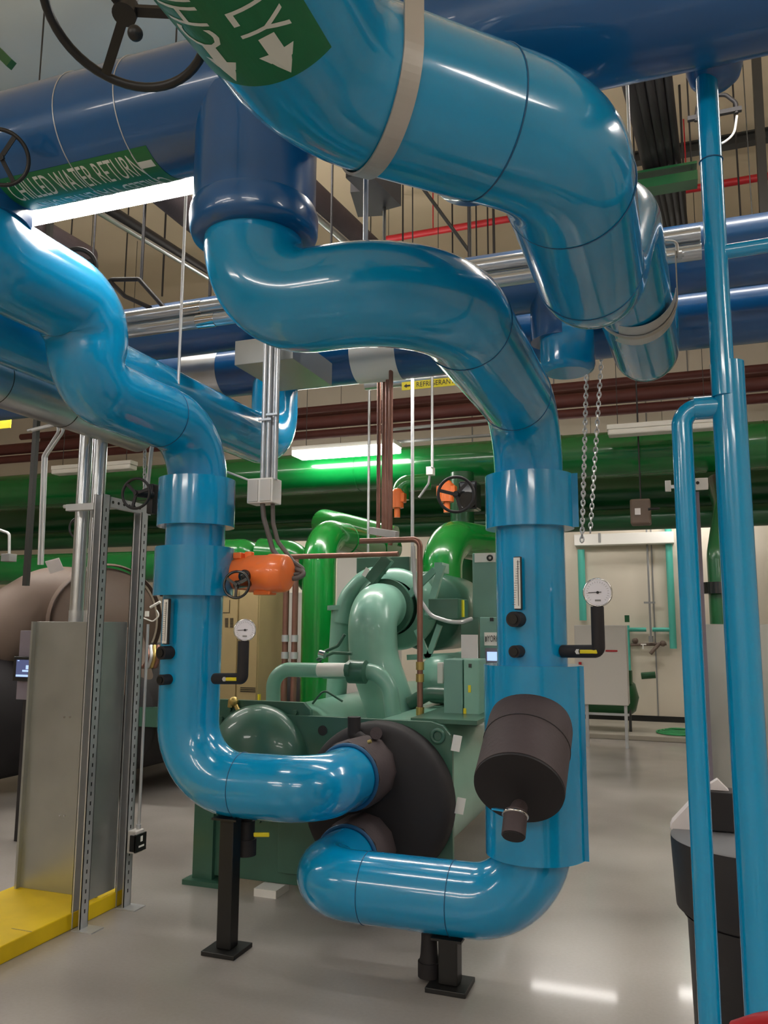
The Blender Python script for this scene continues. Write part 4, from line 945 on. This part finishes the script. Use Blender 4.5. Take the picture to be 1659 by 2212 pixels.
obj('screws', mb, 'chrome', t)
t = thing('galvanized_enclosure', 'narrow reflective galvanized sheet between the two strut posts', 'panel', (-3.1, 3.9, 0.085))
obj('sheet', MB().box((-3.10, 3.755, 0.10), (-3.09, 4.065, 1.612)), 'galv_sheet', t, 0.002)
for i, (px, lab) in enumerate(((178, 'left of the pair of shiny conduits rising from the galvanized panel'), (210, 'right of the pair of shiny conduits rising from the galvanized panel'))):
    x = at(px, 1100, Y=4.02).x
    t = thing('silver_conduit', lab, 'conduit', (x, 4.02, 1.3))
    obj('tube', MB().cyl((x, 4.02, 1.3), (x, 4.02, 3.6), 0.041, seg=28), 'alu', t)
    obj('coupling', MB().cyl((x, 4.02, 1.6), (x, 4.02, 1.68), 0.044, seg=28), 'galv', t)
t = thing('switch_box', 'small switch box with black cover on the farther strut post', 'switch', (-3.0, 4.13, 0.36))
c = at(289, 1809, Y=4.15)
obj('box', MB().box((-3.017, 4.06, c.z-0.065), (-2.96, 4.14, c.z+0.06)), 'grey_box', t, 0.006)
obj('cover', MB().box((-2.96, 4.045, c.z-0.055), (-2.945, 4.145, c.z+0.045)).box((-2.99, 4.045, c.z-0.05), (-2.945, 4.055, c.z+0.04)), 'black', t, 0.004)
obj('symbol', MB().box((-2.944, 4.085, c.z+0.0), (-2.943, 4.105, c.z+0.03)).box((-2.944, 4.07, c.z-0.03), (-2.943, 4.12, c.z-0.02)), 'white', t)
obj('conduit', MB().cyl((-2.985, 4.12, c.z+0.06), (-2.985, 4.12, 1.6), 0.009, seg=10).cyl((-2.985, 4.12, c.z+0.06), (-2.985, 4.12, c.z+0.085), 0.014, seg=10), 'galv', t)
# thin bent conduits at far left
for i in range(2):
    o = i*10
    run('silver_conduit', 'thin bent conduit at far left, %s of the pair' % ('left', 'right')[i], 'galv', [at(60+o, 930, Y=5.0), at(122+o, 915, Y=5.0), at(128+o, 930, Y=5.0), at(93+o*0.7, 985, Y=5.0), at(84+o*0.7, 1220, Y=5.0)], 0.012, 0.05, 10, cat='conduit')
a = at(80, 905, Y=5.15)
t = thing('strut_post', 'thin dull hanging strut behind the bent conduit pair', 'post', a); obj('channel', MB().box((a.x-0.02, 5.13, 1.9), (a.x+0.02, 5.17, ZC)), 'steel_dark', t)

# ------------------------------------------------------------------ brown chiller at left
t = thing('chiller', 'brown foam covered chiller machine in the dark at left', 'chiller', (-5.8, 6.4, 0))
cA = V((-5.35, 6.6, 1.72))
obj('compressor_jacket', MB().lathe((-5.55, 6.7, 1.62), (0.85, -0.53, 0), [(-0.1, 0.0), (-0.1, 0.52), (0.42, 0.52), (0.50, 0.48), (0.52, 0.0)], 64), 'brown_shell', t)
obj('flange_ring', MB().lathe((-5.55, 6.7, 1.62), (0.85, -0.53, 0), [(0.42, 0.54), (0.47, 0.56), (0.52, 0.54)], 64), 'brown_shell', t)
obj('suction_duct', MB().tube([(-5.35, 6.55, 1.78), (-5.75, 6.35, 1.80), (-6.25, 5.95, 1.36), (-6.5, 5.8, 0.8)], 0.36, bend=0.3, seg=56, ), 'brown_shell', t)
obj('shell', MB().cyl((-6.2, 5.6, 0.75), (-6.2, 9.5, 0.75), 0.62, seg=56), 'foam_black', t)
obj('shell', MB().cyl((-5.0, 6.4, 0.72), (-5.0, 9.5, 0.72), 0.5, seg=56), 'foam_black', t)
obj('end_dome', MB().lathe((-6.2, 5.6, 0.75), (0, -1, 0), [(0, 0.66), (0.1, 0.66), (0.2, 0.55), (0.28, 0.3), (0.3, 0)], 56), 'foam_black', t)
a = at(288, 1527, Y=6.3); b = at(352, 1572, Y=6.3)
obj('frame_beam', MB().box((a.x-0.3, 6.3, b.z), (b.x+0.3, 6.4, a.z)), 'machine_dark', t)
obj('shell_end', MB().lathe((-5.0, 6.4, 0.72), (0, -1, 0), [(0, 0.5), (0.04, 0.5), (0.12, 0.3), (0.14, 0)], 48), 'foam_black', t)
obj('lower_duct', MB().tube([(-5.1, 6.6, 1.45), (-4.9, 6.5, 1.1), (-4.75, 6.5, 0.7)], 0.22, bend=0.3, seg=40), 'brown_shell', t)
for k in range(4):
    obj('hose_bundle', MB().tube([at(318+k*8, 1395, Y=6.0), at(322+k*7, 1420, Y=5.95), at(312+k*8, 1440, Y=6.0), at(306+k*6, 1440, Y=6.1)], 0.018, bend=0.04, seg=8), ('copper', 'galv', 'brass', 'copper')[k], t)
a = at(118, 1222, Y=5.75)
obj('paper_label', MB().obox(a, 0.13, 0.004, 0.12, (0.9, 0.25, 0.25), (0, 1, 0.6)), 'paper', t)
obj('sensor', MB().cyl(at(325, 1312, Y=5.9), at(346, 1300, Y=5.9), 0.012, seg=8).box(at(313, 1320, Y=5.9), at(322, 1332, Y=5.93)).tube([at(310, 1335, Y=5.9), at(330, 1343, Y=5.9), at(345, 1330, Y=5.9), at(338, 1318, Y=5.9)], 0.006, bend=0.04, seg=6), 'white', t)
t = thing('control_screen', 'glowing control screen on a grey box at the left edge', 'screen', at(50, 1445, Y=4.9))
obj('box', MB().box(at(44, 1362, Y=4.95), at(90, 1510, Y=5.05)), 'purple_grey', t, 0.004)
obj('stand', MB().box(V((at(60, 1362, Y=4.97).x, 4.97, 0.0)), at(85, 1500, Y=5.03)), 'iron', t)
obj('bezel', MB().box(at(30, 1418, Y=4.9), at(90, 1472, Y=4.94)), 'black', t, 0.004)
sc_ = obj('screen', MB().box(at(36, 1425, Y=4.895), at(88, 1464, Y=4.897)), 'screen_dark', t)
obj('screen_image', MB().box(at(34, 1457, Y=4.893), at(88, 1463, Y=4.894)).box(at(48, 1447, Y=4.893), at(80, 1452, Y=4.894)).box(at(56, 1437, Y=4.893), at(72, 1446, Y=4.894)).box(at(38, 1426, Y=4.893), at(42, 1428, Y=4.894)), 'screen', sc_)
# beige cabinet and pale ones behind
t = thing('cabinet', 'tall beige electrical cabinet behind the left gauge', 'cabinet', (-3.9, 6.9, 0))
a = at(470, 1275, Y=6.9); b = at(562, 1275, Y=6.9)
obj('body', MB().box((a.x-0.1, 6.9, 0.1), (b.x, 7.5, 1.95)), 'beige', t, 0.01)
xs = at(514, 1400, Y=6.9).x
obj('door', MB().box((xs+0.008, 6.885, 0.2), (b.x-0.01, 6.9, 1.93)), 'beige', t, 0.004)
obj('door', MB().box((a.x-0.08, 6.885, 0.2), (xs-0.008, 6.9, 1.93)), 'beige', t, 0.004)
mb = MB()
for k in range(8):
    for j in range(2):
        c = at(489+j*11, 1336+k*2.6, Y=6.88); mb.box((c.x-0.018, 6.882, c.z-0.003), (c.x+0.018, 6.886, c.z+0.003))
for k in range(3):
    c = at(535, 1486+k*4, Y=6.88); mb.box((c.x-0.08, 6.882, c.z-0.004), (c.x+0.08, 6.886, c.z+0.004))
obj('vent_slots', mb, 'black', t)
c = at(488, 1316, Y=6.88)
obj('door_frame_mark', MB().box((c.x-0.1, 6.882, c.z-0.035), (c.x+0.04, 6.886, c.z-0.03)).box((c.x+0.035, 6.882, c.z-0.035), (c.x+0.04, 6.886, c.z+0.09)), 'black', t)
obj('yellow_edge', MB().box((b.x+0.002, 6.9, 0.1), (b.x+0.02, 6.93, 0.95)), 'yellow_tag', t)
for i, (px0, px1, py0, lab) in enumerate(((578, 612, 1280, 'white electrical cabinet behind the dull copper drops'), (728, 800, 1200, 'pale wall cabinet glimpsed beside the bright green riser'))):
    a = at(px0, py0, Y=10.5); b = at(px1, py0, Y=10.5)
    t = thing('cabinet', lab, 'cabinet', (a.x, 10.5, 0)); obj('body', MB().box((a.x, 10.5, 0.1), (b.x+0.3, 11.0, a.z)), 'grey_box', t, 0.01)
    obj('latch', MB().box((a.x+0.05, 10.49, 1.0), (a.x+0.08, 10.5, 1.08)), 'black', t)

# ------------------------------------------------------------------ right background
a = at(1240, 1350, Y=11.4); b = at(1358, 1525, Y=11.4)
t = thing('cabinet', 'white electrical cabinet on a strut stand in the right background', 'cabinet', (a.x, 11.4, 0))
obj('body', MB().box((a.x, 11.4, b.z), (b.x, 11.75, a.z)), 'grey_box', t, 0.01)
obj('handle', MB().cyl(at(1253, 1430, Y=11.38), at(1253, 1442, Y=11.38), 0.02, seg=10), 'red', t)
obj('red_strip', MB().box(at(1308, 1404, Y=11.39), at(1334, 1408, Y=11.4)), 'red', t)
for px in (1250, 1268, 1352):
    x = at(px, 1540, Y=11.45).x
    obj('leg', MB().box((x-0.02, 11.45, 0), (x+0.02, 11.49, b.z if px != 1268 else b.z)), 'galv', t)
obj('stretcher', MB().box((a.x, 11.46, 0.42), (b.x, 11.48, 0.45)), 'galv', t)
for px, py in ((1247, 1378), (1272, 1368), (1296, 1514)):
    pass
t = thing('tank', 'green tank on legs behind the white cabinet stand', 'tank', at(1330, 1600, Z=0))
c = at(1320, 1545, Y=12.7)
obj('vessel', MB().lathe((c.x-0.9, 12.9, 0.55), (1, 0, 0), [(0, 0), (0.05, 0.2), (0.12, 0.28), (1.15, 0.28), (1.25, 0.2), (1.3, 0)], 40), 'green_dark', t)
obj('pump', MB().cyl((c.x+0.2, 12.8, 0.75), (c.x+0.2, 12.8, 0.95), 0.12, seg=20), 'green_dark', t)
obj('pump_motor', MB().cyl((c.x+0.45, 12.7, 0.88), (c.x+0.65, 12.7, 0.9), 0.05, seg=12), 'green_dark', t)
for dx in (-0.6, 0.25): obj('leg', MB().box((c.x+dx, 12.7, 0.07), (c.x+dx+0.04, 12.74, 0.4)), 'steel_dark', t)
for a_, b_, lab in (((1352, 1360), (1396, 1360), 'left half of the level teal pipe on the back wall'), ((1409, 1360), (1452, 1360), 'right half of the level teal pipe on the back wall')):
    run('teal_pipe', lab, 'teal', [at(*a_, Y=14.1), at(*b_, Y=14.1)], 0.035, 0, 14)
x = at(1448, 1250, Y=14.1).x
run('teal_pipe', 'tall vertical teal pipe on the back wall left of the near small pipe', 'teal', [(x, 14.1, 1.25), (x, 14.1, 4.0)], 0.055, 0, 16)
x = at(1356, 1400, Y=14.1).x
run('teal_pipe', 'short vertical teal pipe down to the pump by the cabinet', 'teal', [(x, 14.1, 0.5), (x, 14.1, 1.62)], 0.04, 0, 16)
x = at(1257, 1250, Y=14.1).x
run('teal_pipe', 'vertical teal pipe on the back wall right of the right drop', 'teal', [(x, 14.1, 1.7), (x, 14.1, 2.9)], 0.06, 0, 16)
t = thing('valve_set', 'brass and bronze valve set between the teal pipes', 'valve', at(1400, 1392, Y=14.1))
obj('body', MB().cyl(at(1362, 1393, Y=14.1), at(1440, 1391, Y=14.1), 0.025, seg=14).ball(at(1372, 1384, Y=14.1), 0.05).ball(at(1432, 1390, Y=14.1), 0.05).cyl(at(1425, 1390, Y=14.1), at(1405, 1412, Y=14.05), 0.03, seg=12), 'brown_shell', t)
obj('handle', MB().bar(at(1384, 1392, Y=14.0), at(1396, 1392, Y=14.0), 0.02, 0.02).bar(at(1389, 1392, Y=14.0), at(1389, 1402, Y=14.0), 0.02, 0.03), 'white', t)
x = at(1403, 1300, Y=14.1).x
t = thing('wall_conduit', 'thin grey conduit running down the back wall above the teal pipes', 'conduit', (x, 14.1, 1.5))
obj('tube', MB().cyl((x, 14.1, 1.45), (x, 14.1, 4.5), 0.016, seg=8).box((x-0.09, 14.08, 1.98), (x+0.09, 14.12, 2.01)).cyl((x, 14.05, 1.35), (x, 14.05, 1.45), 0.04, seg=10), 'grey_plastic', t)
t = thing('cable_tray', 'long white level tray high on the back wall', 'tray', at(1350, 1160, Y=13.95))
a = at(1240, 1166, Y=13.95); b = at(1456, 1166, Y=13.95)
obj('tray', MB().box((a.x, 13.95, a.z-0.1), (b.x, 14.2, a.z+0.09)), 'white', t, 0.01)
obj('strap', MB().box(((a.x+b.x)/2-0.4, 13.93, a.z-0.06), ((a.x+b.x)/2-0.36, 13.95, a.z+0.1)), 'grey_plastic', t)
t = thing('space_heater', 'brown boxy unit hanging under the green headers in the right background', 'heater', at(1384, 1110, Y=9.0))
obj('body', MB().box(at(1360, 1078, Y=9.0), at(1408, 1136, Y=9.2)), 'brown_shell', t, 0.02)
c = at(1384, 1078, Y=9.1); obj('hanger_rod', MB().cyl(c, (c.x, c.y, ZC), 0.01, seg=6), 'iron', t)
obj('plate', MB().box(at(1371, 1098, Y=8.99), at(1384, 1112, Y=9.0)), 'paper', t)
obj('lever', MB().cyl(at(1400, 1100, Y=8.9), at(1425, 1098, Y=8.9), 0.015, seg=8), 'black', t)
t = thing('wall_sheet', 'small green notice plate on the back wall beside the gauge', 'sign', at(1354, 1336, Y=13.9)); obj('plate', MB().box(at(1349, 1329, Y=13.9), at(1360, 1344, Y=13.92)), 'green_dark', t)
t = thing('garden_hose', 'coil of green hose lying on the floor by the back wall', 'hose', at(1462, 1578, Y=12.9))
c = at(1466, 1582, Z=0.09); mb = MB()
for k in range(4): mb.ring(c+V((0, 0, 0.012*k)), (0, 0, 1), 0.30-0.05*k, 0.014, 36, 6)
obj('coil', mb, 'hose', t)
# sheet metal cabinet and strut between the near pipes
a = at(1512, 1348, Y=5.3); b = at(1575, 1348, Y=5.3)
t = thing('galvanized_enclosure', 'grey sheet metal panel seen between the two near blue pipes', 'panel', (a.x, 5.3, 0))
obj('sheet', MB().box((a.x, 5.3, 0.08), (a.x+0.6, 5.33, a.z)), 'galv_sheet', t, 0.003)
a = at(1508, 1250, Y=5.1)
t = thing('strut_post', 'slotted strut post behind the near blue pipes', 'post', (a.x, 5.1, 0))
obj('channel', MB().box((a.x-0.025, 5.1, 0.0), (a.x+0.025, 5.104, 2.4)).box((a.x+0.025, 5.1, 0.0), (a.x+0.029, 5.14, 2.4)), 'purple_grey', t)
mb = MB()
for k in range(8): mb.obox((a.x, 5.098, 1.75+k*0.07), 0.016, 0.003, 0.034)
obj('slots', mb, 'white', t)
a = at(1512, 1045, Y=5.0)
t = thing('conduit_clamp', 'white bracket box between the near blue pipes', 'bracket', a)
obj('plate', MB().box(at(1500, 1033, Y=5.0), at(1530, 1058, Y=5.02)), 'white', t, 0.003)
obj('end_plate', MB().box(at(1436, 1038, Y=5.0), at(1450, 1062, Y=5.02)), 'white', t, 0.003)
obj('bar', MB().bar(at(1440, 1052, Y=5.03), at(1530, 1048, Y=5.03), 0.02, 0.02), 'galv', t)
obj('bolt', MB().cyl(at(1507, 1043, Y=4.99), at(1507, 1043, Y=5.0), 0.01, seg=10), 'black', t)

# ------------------------------------------------------------------ near pipes at right
BX, BY = 0.166, 2.42
t = thing('blue_column_pipe', 'near thick vertical blue pipe along the right edge with a thinner pipe on top', 'pipe', (BX, BY, 0))
topz = at(1572, 785, Y=BY).z
bx0, bx1 = at(1562, 1350, Y=BY).x, at(1642, 1350, Y=BY).x
BX = (bx0+bx1)/2; BRR = (bx1-bx0)/2*0.98
obj('pipe_body', MB().cyl((BX, BY, 0.0), (BX, BY, topz), BRR, seg=48), 'blue', t)
sx0, sx1 = at(1469, 1350, Y=BY).x, at(1518, 1350, Y=BY).x
SX = (sx0+sx1)/2; SRR = (sx1-sx0)/2*0.97
tz = at(1470, 885, Y=BY).z
obj('side_pipe', MB().tube([(SX, BY, 0.0), (SX, BY, tz), (BX, BY, tz)], SRR, bend=0.05, seg=40), 'blue', t)
obj('tee_sleeve', MB().cyl((SX+0.035, BY, tz), (BX, BY, tz), SRR*1.15, seg=40), 'blue', t)
ux = at(1568, 750, Y=BY-0.02).x-0.012; UR = 0.031
obj('upper_pipe', MB().cyl((ux, BY-0.02, topz-0.1), (ux, BY-0.02, 4.6), UR, seg=40), 'blue', t)
bz = at(1600, 540, Y=BY-0.02).z
obj('branch_pipe', MB().tube([(ux, BY-0.02, bz), (ux+0.5, BY-0.02, bz+0.01)], 0.021, seg=28), 'blue', t)
obj('joint_ring', MB().ring((ux, BY-0.02, at(1560, 352, Y=BY).z), (0, 0, 1), UR+0.001, 0.002), 'seam', t)
# bin
bc = V((0.21, 2.98, 0)); br = 0.235
t = thing('trash_bin', 'black trash bin with grey lid behind the near blue pipes', 'bin', bc)
bz = at(1500, 1800, Y=2.98).z
obj('body', MB().lathe(bc, (0, 0, 1), [(0.0, 0.0), (0.0, br*0.86), (bz-0.26, br*0.92), (bz-0.24, br*0.98)], 48), 'bin', t)
obj('rim', MB().lathe(bc, (0, 0, 1), [(bz-0.245, br*0.93), (bz-0.22, br*1.06), (bz-0.03, br*1.1), (bz-0.005, br*1.1)], 48), 'bin', t)
obj('lid', MB().lathe(bc, (0, 0, 1), [(bz-0.005, br*1.1), (bz, br*1.08), (bz+0.006, 0.0)], 48), 'bin_lid', t)
t2 = thing('cardboard_box', 'black open box standing on the trash bin lid', 'box', bc+V((0, 0, bz)))
a = at(1538, 1795, Y=3.0); 
xa, xb, zt = at(1522, 1750, Y=3.0).x, at(1592, 1750, Y=3.0).x, at(1558, 1712, Y=3.0).z
obj('body', MB().box((xa, 3.0, bz+0.007), (xb, 3.1, zt)), 'foam_black', t2, 0.004)
mb = MB().prism([(xa-0.005, 3.03, zt+0.001), (at(1550, 1684, Y=3.03).x, 3.03, at(1550, 1684, Y=3.03).z), (xb-0.02, 3.03, zt+0.001)], (0, 0.04, 0))
tag(obj('crumpled_paper', mb, 'paper', None), 'white crumpled paper sticking out of the black box', 'paper')
q = [at(1448, 1788, Y=3.02), at(1452, 1778, Y=3.02), at(1492, 1735, Y=3.02), at(1510, 1740, Y=3.02), at(1510, 1808, Y=3.02), at(1462, 1808, Y=3.02)]
tag(obj('paper_sheet', MB().prism(q, (0, 0.03, 0.01)), 'paper', None), 'white paper sheet sticking out over the bin rim', 'paper')
t = thing('red_tool', 'dark red handle at the lower right corner', 'tool', at(1640, 2205, Y=1.9))
obj('handle', MB().tube([at(1590, 2226, Y=2.0), at(1640, 2210, Y=1.97), at(1680, 2204, Y=1.95)], 0.019, bend=0.1, seg=16), 'red', t)
